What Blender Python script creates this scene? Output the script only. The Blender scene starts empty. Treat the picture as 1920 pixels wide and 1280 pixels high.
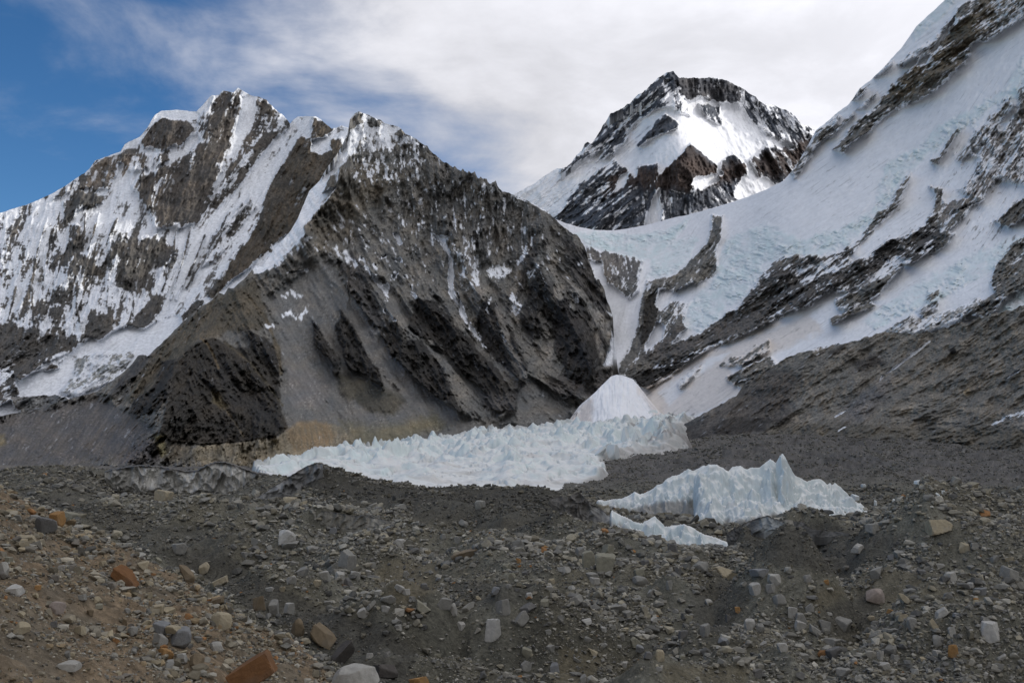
import bpy, math, random
import numpy as np

rng = np.random.default_rng(7)
random.seed(7)
scene = bpy.context.scene
COL = scene.collection

# ------------------------------------------------------------------ camera
F = 1867.0                     # focal length in photograph pixels (1920 wide)
CAMZ = 26.0
FLANK = 1950.0                 # height of the range right of the view
PITCH = math.atan(160.0 / F)
CP, SP = math.cos(PITCH), math.sin(PITCH)
cam_d = bpy.data.cameras.new('camera')
cam_d.sensor_width = 36.0
cam_d.lens = 36.0 * F / 1920.0
cam_d.clip_start = 0.5
cam_d.clip_end = 40000
cam = bpy.data.objects.new('camera', cam_d)
COL.objects.link(cam)
cam.location = (0, 0, CAMZ)
cam.rotation_euler = (math.pi / 2 + PITCH, 0, 0)
scene.camera = cam


def unproj(u, v, Y):
    """the place at forward distance Y seen in the direction (u, v)"""
    a = (u - 960.0) / F
    b = (640.0 - v) / F
    dy = CP - SP * b
    dz = SP + CP * b
    k = Y / dy
    return np.stack([a * k, Y + 0 * a, CAMZ + dz * k], -1)


def proj(P):
    x, y, z = P[..., 0], P[..., 1], P[..., 2] - CAMZ
    d = CP * y + SP * z
    up = -SP * y + CP * z
    return 960 + F * x / d, 640 - F * up / d


# ------------------------------------------------------------------ noise
def _hash(ix, iy, seed):
    h = (ix.astype(np.int64) * 374761393 + iy.astype(np.int64) * 668265263 + seed * 1442695041) & 0xFFFFFFFF
    h = ((h ^ (h >> 13)) * 1274126177) & 0xFFFFFFFF
    h = ((h ^ (h >> 16)) * 2246822519) & 0xFFFFFFFF
    return (h ^ (h >> 15)) & 0xFFFFFFFF


_GA = np.arange(256) * (2 * math.pi / 256)
_GX, _GY = np.cos(_GA), np.sin(_GA)


def pn(x, y, seed=0):
    x = np.asarray(x, float)
    y = np.asarray(y, float)
    x0, y0 = np.floor(x), np.floor(y)
    fx, fy = x - x0, y - y0
    ix, iy = x0.astype(np.int64), y0.astype(np.int64)
    sx = fx * fx * fx * (fx * (fx * 6 - 15) + 10)
    sy = fy * fy * fy * (fy * (fy * 6 - 15) + 10)

    def g(dx, dy):
        i = _hash(ix + dx, iy + dy, seed) & 255
        return _GX[i] * (fx - dx) + _GY[i] * (fy - dy)
    a = g(0, 0); b = g(1, 0); c = g(0, 1); d = g(1, 1)
    top = a + (b - a) * sx
    bot = c + (d - c) * sx
    return (top + (bot - top) * sy) * 1.5


def fbm(x, y, octv=4, seed=0, gain=0.5):
    s = 0; a = 1.0; n = 0
    for k in range(octv):
        s = s + a * pn(x * 2 ** k + 13.7 * k, y * 2 ** k - 7.3 * k, seed + k * 31)
        n += a
        a *= gain
    return s / n


def ridged(x, y, octv=4, seed=0, gain=0.5):
    s = 0; a = 1.0; n = 0; w = 1.0
    for k in range(octv):
        r = 1 - np.abs(pn(x * 2 ** k + 5.1 * k, y * 2 ** k + 3.3 * k, seed + k * 17))
        r = r * r
        s = s + a * r * w
        w = np.clip(r * 1.4, 0, 1)
        n += a
        a *= gain
    return s / n


def worley(x, y, seed=0):
    """distance to the edge between cells, and a random number for each cell"""
    x0, y0 = np.floor(x), np.floor(y)
    f1 = np.full(np.shape(x), 9.0)     # the third value is the distance to the cell's middle
    f2 = f1.copy()
    idn = np.zeros(np.shape(x))
    for dx in (-1, 0, 1):
        for dy in (-1, 0, 1):
            ix, iy = (x0 + dx).astype(np.int64), (y0 + dy).astype(np.int64)
            h = _hash(ix, iy, seed)
            d = np.hypot(ix + (h & 255) / 255.0 - x, iy + ((h >> 8) & 255) / 255.0 - y)
            n = d < f1
            f2 = np.where(n, f1, np.minimum(f2, d))
            idn = np.where(n, ((h >> 16) & 255) / 255.0, idn)
            f1 = np.where(n, d, f1)
    return f2 - f1, idn, f1


def sstep(a, b, x):
    t = np.clip((x - a) / (b - a), 0, 1)
    return t * t * (3 - 2 * t)


def rank(n, s):
    return 0.5 * (1 + np.tanh(1.2 * n / s))


def rot(u, v, d):
    """coordinates along (s) and across (n) the direction d = (du, dv)"""
    l = math.hypot(*d)
    c, s = d[0] / l, d[1] / l
    return u * c + v * s, -u * s + v * c


def rbf(pts, U, V, c=45.0):
    pts = np.array(pts, float)
    n = len(pts)
    D = np.hypot(pts[:, None, 0] - pts[None, :, 0], pts[:, None, 1] - pts[None, :, 1])
    A = np.zeros((n + 1, n + 1))
    A[:n, :n] = np.sqrt(D * D + c * c)
    A[:n, n] = 1
    A[n, :n] = 1
    w = np.linalg.solve(A, np.append(pts[:, 2], 0))
    out = np.full(U.shape, w[n])
    for i in range(n):
        out += w[i] * np.sqrt((U - pts[i, 0]) ** 2 + (V - pts[i, 1]) ** 2 + c * c)
    return out


def zone_weights(zones, U, V):
    """zones: (u, v, direction); inverse-distance weights gathered by direction"""
    ws = []
    for (u, v, d) in zones:
        ws.append((d, 1.0 / ((U - u) ** 2 + (V - v) ** 2 + 900.0) ** 1.5))
    tot = sum(w for _, w in ws)
    out = {}
    for d, w in ws:
        out[d] = out.get(d, 0) + w / tot
    return out


def zmix(fn, W, U, V):
    r = 0
    for k, (d, w) in enumerate(W.items()):
        s, n = rot(U, V, d)
        r = r + w * fn(s, n, k)
    return r


# ------------------------------------------------------------------ painting of rock and snow zones
def sd_poly(U, V, pts):
    """signed distance, positive inside"""
    p = np.array(pts, float)
    q = np.roll(p, -1, 0)
    best = np.full(U.shape, 1e18)
    inside = np.zeros(U.shape, bool)
    for (x0, y0), (x1, y1) in zip(p, q):
        ex, ey = x1 - x0, y1 - y0
        l2 = ex * ex + ey * ey + 1e-9
        t = np.clip(((U - x0) * ex + (V - y0) * ey) / l2, 0, 1)
        best = np.minimum(best, (U - x0 - t * ex) ** 2 + (V - y0 - t * ey) ** 2)
        if y0 != y1:
            c = ((y0 > V) != (y1 > V)) & (U < (x1 - x0) * (V - y0) / (y1 - y0) + x0)
            inside ^= c
    d = np.sqrt(best)
    return np.where(inside, d, -d)


def sd_line(U, V, pts, w):
    best = np.full(U.shape, 1e18)
    for (x0, y0), (x1, y1) in zip(pts[:-1], pts[1:]):
        ex, ey = x1 - x0, y1 - y0
        l2 = ex * ex + ey * ey + 1e-9
        t = np.clip(((U - x0) * ex + (V - y0) * ey) / l2, 0, 1)
        best = np.minimum(best, (U - x0 - t * ex) ** 2 + (V - y0 - t * ey) ** 2)
    return w * 0.5 - np.sqrt(best)


def paint(F0, U, V, items, wob):
    """items: (value, softness, wobble, pts[, width]) ; value a number or an rgb"""
    for it in items:
        val, soft, amp, pts = it[:4]
        p = np.array(pts, float)
        m = soft + amp * 1.2 + (it[4] if len(it) > 4 else 0)
        sel = (U > p[:, 0].min() - m) & (U < p[:, 0].max() + m) & (V > p[:, 1].min() - m) & (V < p[:, 1].max() + m)
        if not sel.any():
            continue
        u, v = U[sel], V[sel]
        sd = sd_line(u, v, pts, it[4]) if len(it) > 4 else sd_poly(u, v, pts)
        k = sstep(-soft, soft, sd + amp * wob[sel])
        if F0.ndim == 3:
            k = k[:, None]
            F0[sel] = F0[sel] * (1 - k) + np.array(val) * k
        else:
            F0[sel] = F0[sel] * (1 - k) + val * k
    return F0


# ------------------------------------------------------------------ mesh helpers
def mesh_from(name, verts, faces, col=None, smooth=True, mat=None, nper=4, extra=None):
    me = bpy.data.meshes.new(name)
    verts = np.ascontiguousarray(verts, np.float32)
    faces = np.ascontiguousarray(faces, np.int32)
    nf = len(faces)
    me.vertices.add(len(verts))
    me.vertices.foreach_set('co', verts.ravel())
    me.loops.add(nf * nper)
    me.loops.foreach_set('vertex_index', faces.ravel())
    me.polygons.add(nf)
    me.polygons.foreach_set('loop_start', np.arange(0, nf * nper, nper, dtype=np.int32))
    me.polygons.foreach_set('loop_total', np.full(nf, nper, np.int32))
    me.polygons.foreach_set('use_smooth', np.full(nf, smooth, bool))
    if col is not None:
        a = me.attributes.new('albedo', 'FLOAT_COLOR', 'POINT')
        c = np.ones((len(verts), 4), np.float32)
        c[:, :3] = col
        a.data.foreach_set('color', c.ravel())
    me.update(calc_edges=True)
    if mat:
        me.materials.append(mat)
    return me


def grid_faces(nr, nc):
    i = np.arange(nr * nc).reshape(nr, nc)
    return np.stack([i[:-1, :-1], i[:-1, 1:], i[1:, 1:], i[1:, :-1]], -1).reshape(-1, 4)


def link(name, me, parent=None, **props):
    o = bpy.data.objects.new(name, me)
    COL.objects.link(o)
    if parent is not None:
        o.parent = parent
    for k, v in props.items():
        o[k] = v
    return o


# ------------------------------------------------------------------ materials
def nodemat(name):
    m = bpy.data.materials.new(name)
    m.use_nodes = True
    nt = m.node_tree
    return m, nt, nt.nodes['Principled BSDF']


def terrain_mat(name, scale, bump, dist, rough=0.95, var=0.35, spec=0.15):
    m, nt, b = nodemat(name)
    at = nt.nodes.new('ShaderNodeAttribute'); at.attribute_name = 'albedo'
    tc = nt.nodes.new('ShaderNodeTexCoord')
    no = nt.nodes.new('ShaderNodeTexNoise')
    no.inputs['Scale'].default_value = scale
    no.inputs['Detail'].default_value = 6
    no.inputs['Roughness'].default_value = 0.65
    nt.links.new(tc.outputs['Object'], no.inputs['Vector'])
    mr = nt.nodes.new('ShaderNodeMapRange')
    mr.inputs['From Min'].default_value = 0.3
    mr.inputs['From Max'].default_value = 0.7
    mr.inputs['To Min'].default_value = 1 - var
    mr.inputs['To Max'].default_value = 1 + var
    nt.links.new(no.outputs['Fac'], mr.inputs['Value'])
    mx = nt.nodes.new('ShaderNodeVectorMath'); mx.operation = 'SCALE'
    nt.links.new(at.outputs['Color'], mx.inputs[0])
    nt.links.new(mr.outputs['Result'], mx.inputs['Scale'])
    nt.links.new(mx.outputs['Vector'], b.inputs['Base Color'])
    if bump > 0:
        bp = nt.nodes.new('ShaderNodeBump')
        bp.inputs['Strength'].default_value = bump
        bp.inputs['Distance'].default_value = dist
        nt.links.new(no.outputs['Fac'], bp.inputs['Height'])
        nt.links.new(bp.outputs['Normal'], b.inputs['Normal'])
    b.inputs['Roughness'].default_value = rough
    b.inputs['Specular IOR Level'].default_value = spec
    return m


M_MTN = terrain_mat('mountain_rock_and_snow', 0.11, 0.4, 4.0, var=0.2)
M_SNOWY = terrain_mat('mountain_snow', 0.05, 0.12, 4.0, var=0.07)
M_FAR = terrain_mat('far_rock_and_snow', 0.012, 0.4, 12.0, var=0.08)
M_ICE = terrain_mat('glacier_ice', 0.35, 0.5, 0.6, rough=0.55, var=0.07, spec=0.3)
M_GROUND = terrain_mat('moraine_gravel', 2.2, 0.9, 0.35, var=0.45)
M_STONE = terrain_mat('stone', 3.0, 0.5, 0.08, rough=0.9, var=0.22)

# albedos
SNOW = (0.84, 0.86, 0.89)
ICE = (0.63, 0.735, 0.745)
ROCK = (0.165, 0.158, 0.143)
DARK = (0.040, 0.037, 0.033)
DGREY = (0.085, 0.08, 0.075)
SCREE = (0.165, 0.161, 0.151)
BROWN = (0.15, 0.118, 0.08)
OCHRE = (0.25, 0.215, 0.155)
DIRTY = (0.42, 0.39, 0.35)


# ------------------------------------------------------------------ mountains
def mountain(name, label, u0, u1, du, top, vbot, dv, ctrl, zones, relief, cov0, cov_items,
             rock0, tint_items, ice_items=(), jag=3.0, streak=(7.0, 60.0), mat=None, seed=1, speck=1.0, back=(0.6, 1500),
             snowcol=SNOW, relief_items=(), smooth_items=(), snowrel=0.3, icebump=8.0, stw=0.35, dnw=0.55, mdw=0.55, snow_tint=(), raise_items=(), cragk=1.0, ledge=0.0, mds=1.0):
    us = np.arange(u0, u1 + 0.1, du)
    tp = np.array(top, float)
    jg = tp[:, 2] if tp.shape[1] > 2 else np.full(len(tp), jag)
    vt = np.interp(us, tp[:, 0], tp[:, 1])
    ja = np.interp(us, tp[:, 0], jg)
    vt = vt + ja * (ridged(us / 22.0, us * 0 + 3.3, 4, seed + 5) - 0.5) * -1.6
    nr = int((vbot - vt.min()) / dv)
    t = np.linspace(0, 1, nr)[:, None]
    V = vbot + (vt[None, :] - vbot) * t
    U = np.repeat(us[None, :], nr, 0)
    Y = rbf(ctrl, U, V)
    W = zone_weights(zones, U, V)
    wob = zmix(lambda s, n, k: fbm(s / 55.0, n / 16.0, 4, seed + 40 + k), W, U, V) * 1.3 + fbm(U / 14.0, V / 14.0, 3, seed + 60) * 0.8
    cov = np.full(U.shape, float(cov0))
    cov = paint(cov, U, V, cov_items, wob)
    # snow lies where the cover is greater than the noise of ledges and runnels
    sw, sl = streak
    dn = zmix(lambda s, n, k: fbm(s / sl + 0.5 * wob, n / sw + 0.35 * wob, 4, seed + 80 + k, 0.62), W, U, V)
    sp = zmix(lambda s, n, k: fbm(s / 11.0, n / 4.2, 3, seed + 99 + k, 0.65), W, U, V)
    md = zmix(lambda s, n, k: fbm(s / (30.0 * mds) + 0.3 * wob, n / (13.0 * mds), 4, seed + 97 + k, 0.6), W, U, V)
    nn = dn * dnw + md * mdw + sp * 0.42 * speck
    if ledge:
        nn = nn + ledge * fbm(U / 24.0 + 0.4 * wob, V / 4.5 - U / 30.0, 4, seed + 94, 0.6)
    rk = rank(nn, 0.27)
    snow = sstep(-0.10, 0.10, cov * 1.08 - 0.04 - rk)
    # relief in metres towards the viewer
    R = 0
    for (amp, ls, ln, oc) in relief:
        R = R + amp * (zmix(lambda s, n, k: ridged(s / ls, n / ln, oc, seed + 120 + int(ln) + k), W, U, V) - 0.45)
    Rf = fbm(U / 5.0, V / 5.0, 3, seed + 150) * relief[-1][0] * 0.5
    cs = sstep(0.45, 0.95, cov)
    crag = 0
    for (cw, ca, sd_, cs_) in ((62.0, 1.5, 160, 3.2), (27.0, 0.8, 161, 3.0), (12.5, 0.5, 162, 2.2), (6.0, 0.22, 163, 1.8)):
        cn = zmix(lambda s, n, k: 1 - 2.2 * np.abs(fbm(s / (cw * cs_) + 0.15 * wob, n / cw + 0.15 * wob, 2, seed + sd_ + 7 * k)), W, U, V)
        crag = crag + cn * ca * relief[1][0] * cragk
    joints = zmix(lambda s, n, k: np.abs(fbm(s / 38.0, n / 7.0 + 0.3 * wob, 3, seed + 190 + k)), W, U, V)
    sm = np.zeros(U.shape)
    if smooth_items:
        sm = paint(sm, U, V, smooth_items, wob)
    R = (R + crag) * (1 - (1 - snowrel) * cs) * (1 - 0.72 * sm) + Rf * (1 - 0.8 * snow) * (1 - 0.5 * sm)
    if relief_items:
        X = np.zeros(U.shape)
        for (h, wdt, pts) in relief_items:        # spurs standing out along a line
            d = -sd_line(U + 6 * wob, V, pts, 0)
            X = X + h * np.exp(-np.abs(d) / wdt)
        R = R + X
    if ice_items:
        icem = np.zeros(U.shape)
        icem = paint(icem, U, V, ice_items, wob)
        icev = icem * sstep(-0.4, 0.15, fbm(U / 55.0, V / 38.0, 2, seed + 171))
        we, wi, _w = worley(U / 10.0 + 0.5 * wob, V / 7.5 + 0.4 * wob, seed + 172)
        we2, wi2, _w = worley(U / 34.0 + 0.3 * wob, V / 20.0 + 0.3 * wob, seed + 173)
        R = R + icev * ((wi - 0.4) * sstep(0.0, 0.4, we) * icebump * 0.8 + (wi2 - 0.4) * sstep(0.0, 0.45, we2) * icebump * 1.9 + (ridged(U / 16.0 + wob, V / 7.0 + wob, 4, seed + 174) - 0.45) * icebump * 0.55) + icem * 6      # broken ice blocks
    rc = np.empty(U.shape + (3,))
    rc[:] = rock0
    rc = paint(rc, U, V, tint_items, wob)
    if raise_items:
        R = R + paint(np.zeros(U.shape), U, V, raise_items, wob)
    outc = (1 - sstep(0.05, 0.12, rc.mean(-1))) * (1 - cs)
    R = R + outc * relief[1][0] * 0.55 * (0.7 + 0.8 * (ridged(U / 13.0, V / 17.0, 3, seed + 165) - 0.3))
    P = unproj(U, V, Y - R)
    # colours
    bn = fbm(U / 40.0, V / 28.0, 3, seed + 200)
    st = zmix(lambda s, n, k: fbm(s / 45.0, n / 5.0, 4, seed + 210 + k, 0.6), W, U, V)
    fine = fbm(U / 3.2, V / 3.2, 2, seed + 220)
    mul = np.exp((0.42 * bn + stw * st) * (1 - 0.5 * sm) + (0.5 * fine + 0.5 * md) * (1 - 0.5 * sm))
    rc = rc * np.clip(mul, 0.3, 2.4)[..., None]
    rc = rc * (1 - 0.65 * (1 - sm) * (1 - sstep(0.0, 0.08, joints)) * (0.5 + 0.5 * sstep(-0.2, 0.2, bn)))[..., None]     # dark joints in the rock
    ss = zmix(lambda s, n, k: fbm(s / 130.0, n / 5.5, 4, seed + 245 + k, 0.6), W, U, V)
    rc = rc * np.exp(sm * 0.42 * ss)[..., None]         # slide tracks down the scree
    spk = fbm(U / 4.2, V / 3.2, 3, seed + 240, 0.7) * np.clip(0.7 + 1.2 * fbm(U / 40.0, V / 40.0, 2, seed + 242), 0.2, 1.4)
    rc = rc * (1 + sm * (0.7 * sstep(0.2, 0.42, spk) - 0.35 * sstep(0.2, 0.45, -spk)))[..., None]
    rc[..., 0] *= 1 + 0.10 * bn
    rc[..., 2] *= 1 - 0.12 * bn
    sc = np.empty(U.shape + (3,))
    sc[:] = snowcol
    if snow_tint:
        sc = paint(sc, U, V, snow_tint, wob)
    run = zmix(lambda s, n, k: fbm(s / 90.0, n / 3.2, 3, seed + 250 + k, 0.6), W, U, V)
    sc *= (1 + 0.06 * st + 0.03 * fine - 0.26 * sstep(0.08, 0.45, run) * sstep(-0.2, 0.3, bn))[..., None]     # dust in the runnels
    if ice_items:
        iv = np.clip(icem * (0.62 + 0.9 * fbm(U / 22.0, V / 14.0, 3, seed + 230)) + icev * 0.3 * (wi - 0.3), 0, 1)[..., None]
        sc = sc * (1 - iv) + np.array(ICE) * iv
        dk = (icev * (1 - sstep(0.0, 0.2, we)) * 0.22 * sstep(0.3, 0.7, wi2) + icev * sstep(0.2, 0.5, fbm(U / 13.0 + wob, V / 4.0, 3, seed + 176)) * 0.3)[..., None]
        sc = sc * (1 - dk) + np.array((0.36, 0.47, 0.50)) * dk
        gr = (icem * sstep(0.2, 0.5, fbm(U / 9.0, V / 5.0, 4, seed + 235)) * 0.25)[..., None]
        sc = sc * (1 - gr) + np.array((0.52, 0.47, 0.42)) * gr
    c = rc * (1 - snow[..., None]) + sc * snow[..., None]
    # the far side of the mountain
    ptop = P[-1]
    hd = ptop[:, :2] / np.linalg.norm(ptop[:, :2], axis=1, keepdims=True)
    backs, bc = [], []
    tan_el = (ptop[:, 2] - CAMZ) / np.linalg.norm(ptop[:, :2], axis=1)
    sl_, ln_ = back
    for q in (0.03, 0.08, 0.16, 0.28, 0.45, 0.7, 1.0):
        g = q * ln_
        b = ptop.copy()
        b[:, :2] += hd * g
        if sl_ is None:              # the mountain climbs on behind its shoulder, lower than the line of sight
            b[:, 2] += (0.90 * tan_el - 0.02) * g * (1 if q < 0.9 else -0.5)
        else:
            b[:, 2] -= sl_ * g * (0.8 + 0.2 * fbm(us / 60.0, us * 0 + q * 9, 3, seed + 300))
        backs.append(b)
        bc.append(c[-1] * 0.5 + 0.25)
    P = np.concatenate([P, np.array(backs)], 0)
    c = np.concatenate([c, np.array(bc)], 0)
    me = mesh_from(name, P.reshape(-1, 3), grid_faces(*P.shape[:2]), np.clip(c.reshape(-1, 3), 0.01, 0.92), True, mat or M_MTN)
    o = link(name, me, kind='structure', label=label, category='mountain')
    return o


DL = (-0.35, 0.93)
DLL = (-0.6, 0.8)
DR = (0.55, 0.83)
DV = (0.1, 1.0)

# ---- the far peak in the gap
L1_top = [(900, 420, 1), (960, 366, 1), (1000, 345, 2), (1040, 318, 2), (1062, 312, 4), (1090, 285, 5), (1096, 270, 5), (1110, 268, 4), (1140, 222, 4), (1146, 212, 4), (1175, 198, 4), (1195, 180, 4), (1212, 170, 4), (1225, 155, 4), (1240, 143, 3),
          (1250, 137, 2), (1262, 134, 2), (1268, 140, 2), (1274, 146, 3), (1300, 147, 4), (1340, 146, 4), (1360, 150, 4), (1375, 155, 4), (1400, 170, 4), (1415, 182, 4), (1430, 195, 4), (1450, 198, 3), (1475, 205, 4), (1490, 218, 4), (1505, 232, 3), (1530, 245, 2), (1600, 290, 2), (1700, 330, 2)]
L1_ctrl = [(1000, 345, 6500), (1040, 410, 6250), (1140, 220, 6650), (1262, 135, 6420), (1240, 200, 6230), (1290, 275, 5830), (1270, 400, 5700), (1400, 175, 6920), (1500, 230, 7050), (1450, 340, 6600), (1360, 250, 6540), (1420, 290, 6480),
           (1150, 330, 6150), (1190, 250, 6400), (1100, 420, 5950), (1340, 330, 6050), (1560, 300, 7150), (940, 420, 6500), (1330, 200, 6640), (1320, 430, 5750)]
L1_zones = [(1140, 250, (-0.75, 0.66)), (1060, 350, (-0.75, 0.66)), (1200, 200, (-0.75, 0.66)), (1360, 240, (0.5, 0.86)), (1440, 260, (0.5, 0.86)), (1340, 180, (0.1, 1.0)), (1250, 360, (0.1, 1.0)), (1130, 390, (-0.75, 0.66)), (1400, 360, (0.5, 0.86))]
L1_cov = [
    (0.30, 5, 6, [(1052, 322), (1090, 285), (1096, 268), (1140, 218), (1146, 208), (1222, 155), (1243, 140), (1246, 165), (1243, 195), (1200, 225), (1180, 242), (1172, 265), (1145, 292), (1118, 305), (1135, 280), (1110, 285), (1080, 307)]),
    (0.10, 4, 4, [(1266, 138), (1275, 145), (1330, 143), (1372, 150), (1395, 168), (1393, 188), (1360, 193), (1345, 190), (1322, 181), (1292, 187), (1277, 182), (1272, 160)]),
    (0.45, 6, 8, [(1385, 158), (1432, 190), (1480, 203), (1525, 240), (1500, 275), (1470, 262), (1430, 245), (1400, 215), (1385, 190)]),
    (0.05, 2, 2, [(1246, 146), (1254, 130), (1272, 130), (1276, 150), (1262, 152)]),
    (0.45, 5, 6, [(1250, 150), (1268, 150), (1285, 190), (1300, 225), (1270, 205), (1240, 200)]),
    (0.35, 5, 5, [(1310, 195), (1350, 200), (1352, 230), (1325, 222)]),
    (0.02, 2.5, 3, [(1247, 214), (1276, 233), (1260, 244), (1230, 254), (1197, 273), (1210, 255), (1232, 230)]),
    (0.20, 4, 7, [(1040, 410), (1065, 375), (1090, 350), (1112, 328), (1150, 300), (1168, 312), (1185, 327), (1196, 336), (1193, 316), (1228, 312), (1236, 330), (1226, 352), (1290, 362), (1345, 330), (1400, 310), (1400, 330), (1388, 378), (1300, 402), (1240, 440), (1040, 440)]),
    (0.02, 2, 3, [(1295, 270), (1315, 284), (1345, 310), (1343, 330), (1310, 338), (1290, 362), (1222, 354), (1240, 325), (1270, 297)]),
    (0.02, 3, 4, [(1196, 312), (1232, 308), (1232, 330), (1215, 352), (1190, 350)]),
    (0.04, 3, 4, [(1355, 302), (1374, 289), (1400, 310), (1402, 330), (1370, 336), (1350, 320)]),
    (0.12, 4, 5, [(1408, 300), (1440, 276), (1490, 280), (1525, 250), (1520, 300), (1462, 347), (1430, 332), (1414, 307)]),
    (0.97, 3, 4, [(1305, 332), (1345, 326), (1352, 338), (1318, 355), (1296, 346)]),
    (0.97, 3, 4, [(1240, 350), (1220, 372), (1216, 395), (1206, 425), (1236, 420), (1244, 395), (1236, 376)]),
    (0.97, 3, 4, [(1395, 325), (1440, 350), (1400, 375), (1375, 372), (1382, 350)]),
    (0.97, 3, 3, [(1160, 330), (1180, 320), (1172, 350), (1150, 365)]),
]
FROCK_HAZE = (0.082, 0.090, 0.106)  # far rock, paled and blued with painted haze
FBRN = (0.064, 0.05, 0.045)
L1_tint = [
    (FBRN, 10, 10, [(1185, 310), (1235, 315), (1295, 268), (1345, 310), (1400, 300), (1480, 275), (1525, 250), (1500, 330), (1400, 335), (1290, 360), (1190, 352), (1130, 370), (1140, 330)]),
    ((0.07, 0.07, 0.075), 10, 6, [(1266, 138), (1400, 160), (1390, 200), (1270, 190)]),
]
mountain('far_peak', 'distant dark rock and snow pyramid peak standing in the gap above the ice saddle', 900, 1620, 1.3, L1_top, 470, 1.3, L1_ctrl, L1_zones,
         [(150, 240, 70, 3), (70, 90, 24, 3), (26, 40, 9, 2)], 0.95, L1_cov, FROCK_HAZE, L1_tint, jag=4, streak=(8.5, 70.0), dnw=0.75, mdw=0.42, speck=0.8, cragk=1.0, mat=M_FAR, seed=11, back=(0.8, 2500), snowcol=(0.86, 0.87, 0.89))

# ---- snowy mountain on the left
L2_top = [(-420, 520, 1), (-200, 450, 1), (0, 399, 1), (50, 384, 1), (75, 374, 1), (110, 356, 1), (165, 320, 2), (178, 302, 2), (205, 292, 1), (226, 284, 1), (234, 270, 1), (262, 257, 1), (277, 238, 1), (290, 216, 1), (302, 208, 0.5), (330, 206, 0.5), (368, 210, 1), (374, 203, 3), (380, 198, 3), (388, 188, 3), (398, 178, 2), (410, 177, 3), (420, 170, 2), (438, 174, 1),
          (446, 164, 0.5), (456, 171, 0.5), (470, 179, 1), (485, 182, 1), (500, 187, 1), (504, 194, 1), (515, 203, 2), (530, 216, 2), (544, 232, 1), (550, 225, 1), (558, 219, 0.5), (575, 218, 0.5), (587, 219, 1), (592, 219, 2), (604, 227, 2), (622, 242, 1), (640, 236, 1), (680, 250, 1), (720, 280, 1)]
L2_ctrl = [(-400, 520, 2700), (0, 400, 3000), (300, 210, 3400), (446, 165, 3500), (545, 232, 3380), (640, 236, 3250), (0, 780, 2000), (0, 600, 2480), (300, 600, 2450), (300, 400, 3000), (480, 420, 2980), (100, 560, 2560), (560, 440, 2780), (200, 700, 2180), (160, 330, 3180), (410, 300, 3200), (520, 300, 3270), (-400, 780, 1800),
           (200, 450, 2830), (390, 530, 2650), (600, 300, 3080), (450, 620, 2250), (560, 620, 2300)]
L2_zones = [(50, 450, (-0.25, 0.97)), (200, 420, (-0.25, 0.97)), (120, 600, (-0.25, 0.97)), (280, 520, (-0.25, 0.97)), (430, 420, (-0.5, 0.85)), (520, 300, (-0.5, 0.85)), (350, 560, (-0.5, 0.85)), (430, 230, (-0.3, 0.95)), (300, 300, (-0.25, 0.97)), (200, 690, (-0.8, 0.6)), (60, 720, (-0.8, 0.6))]
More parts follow.
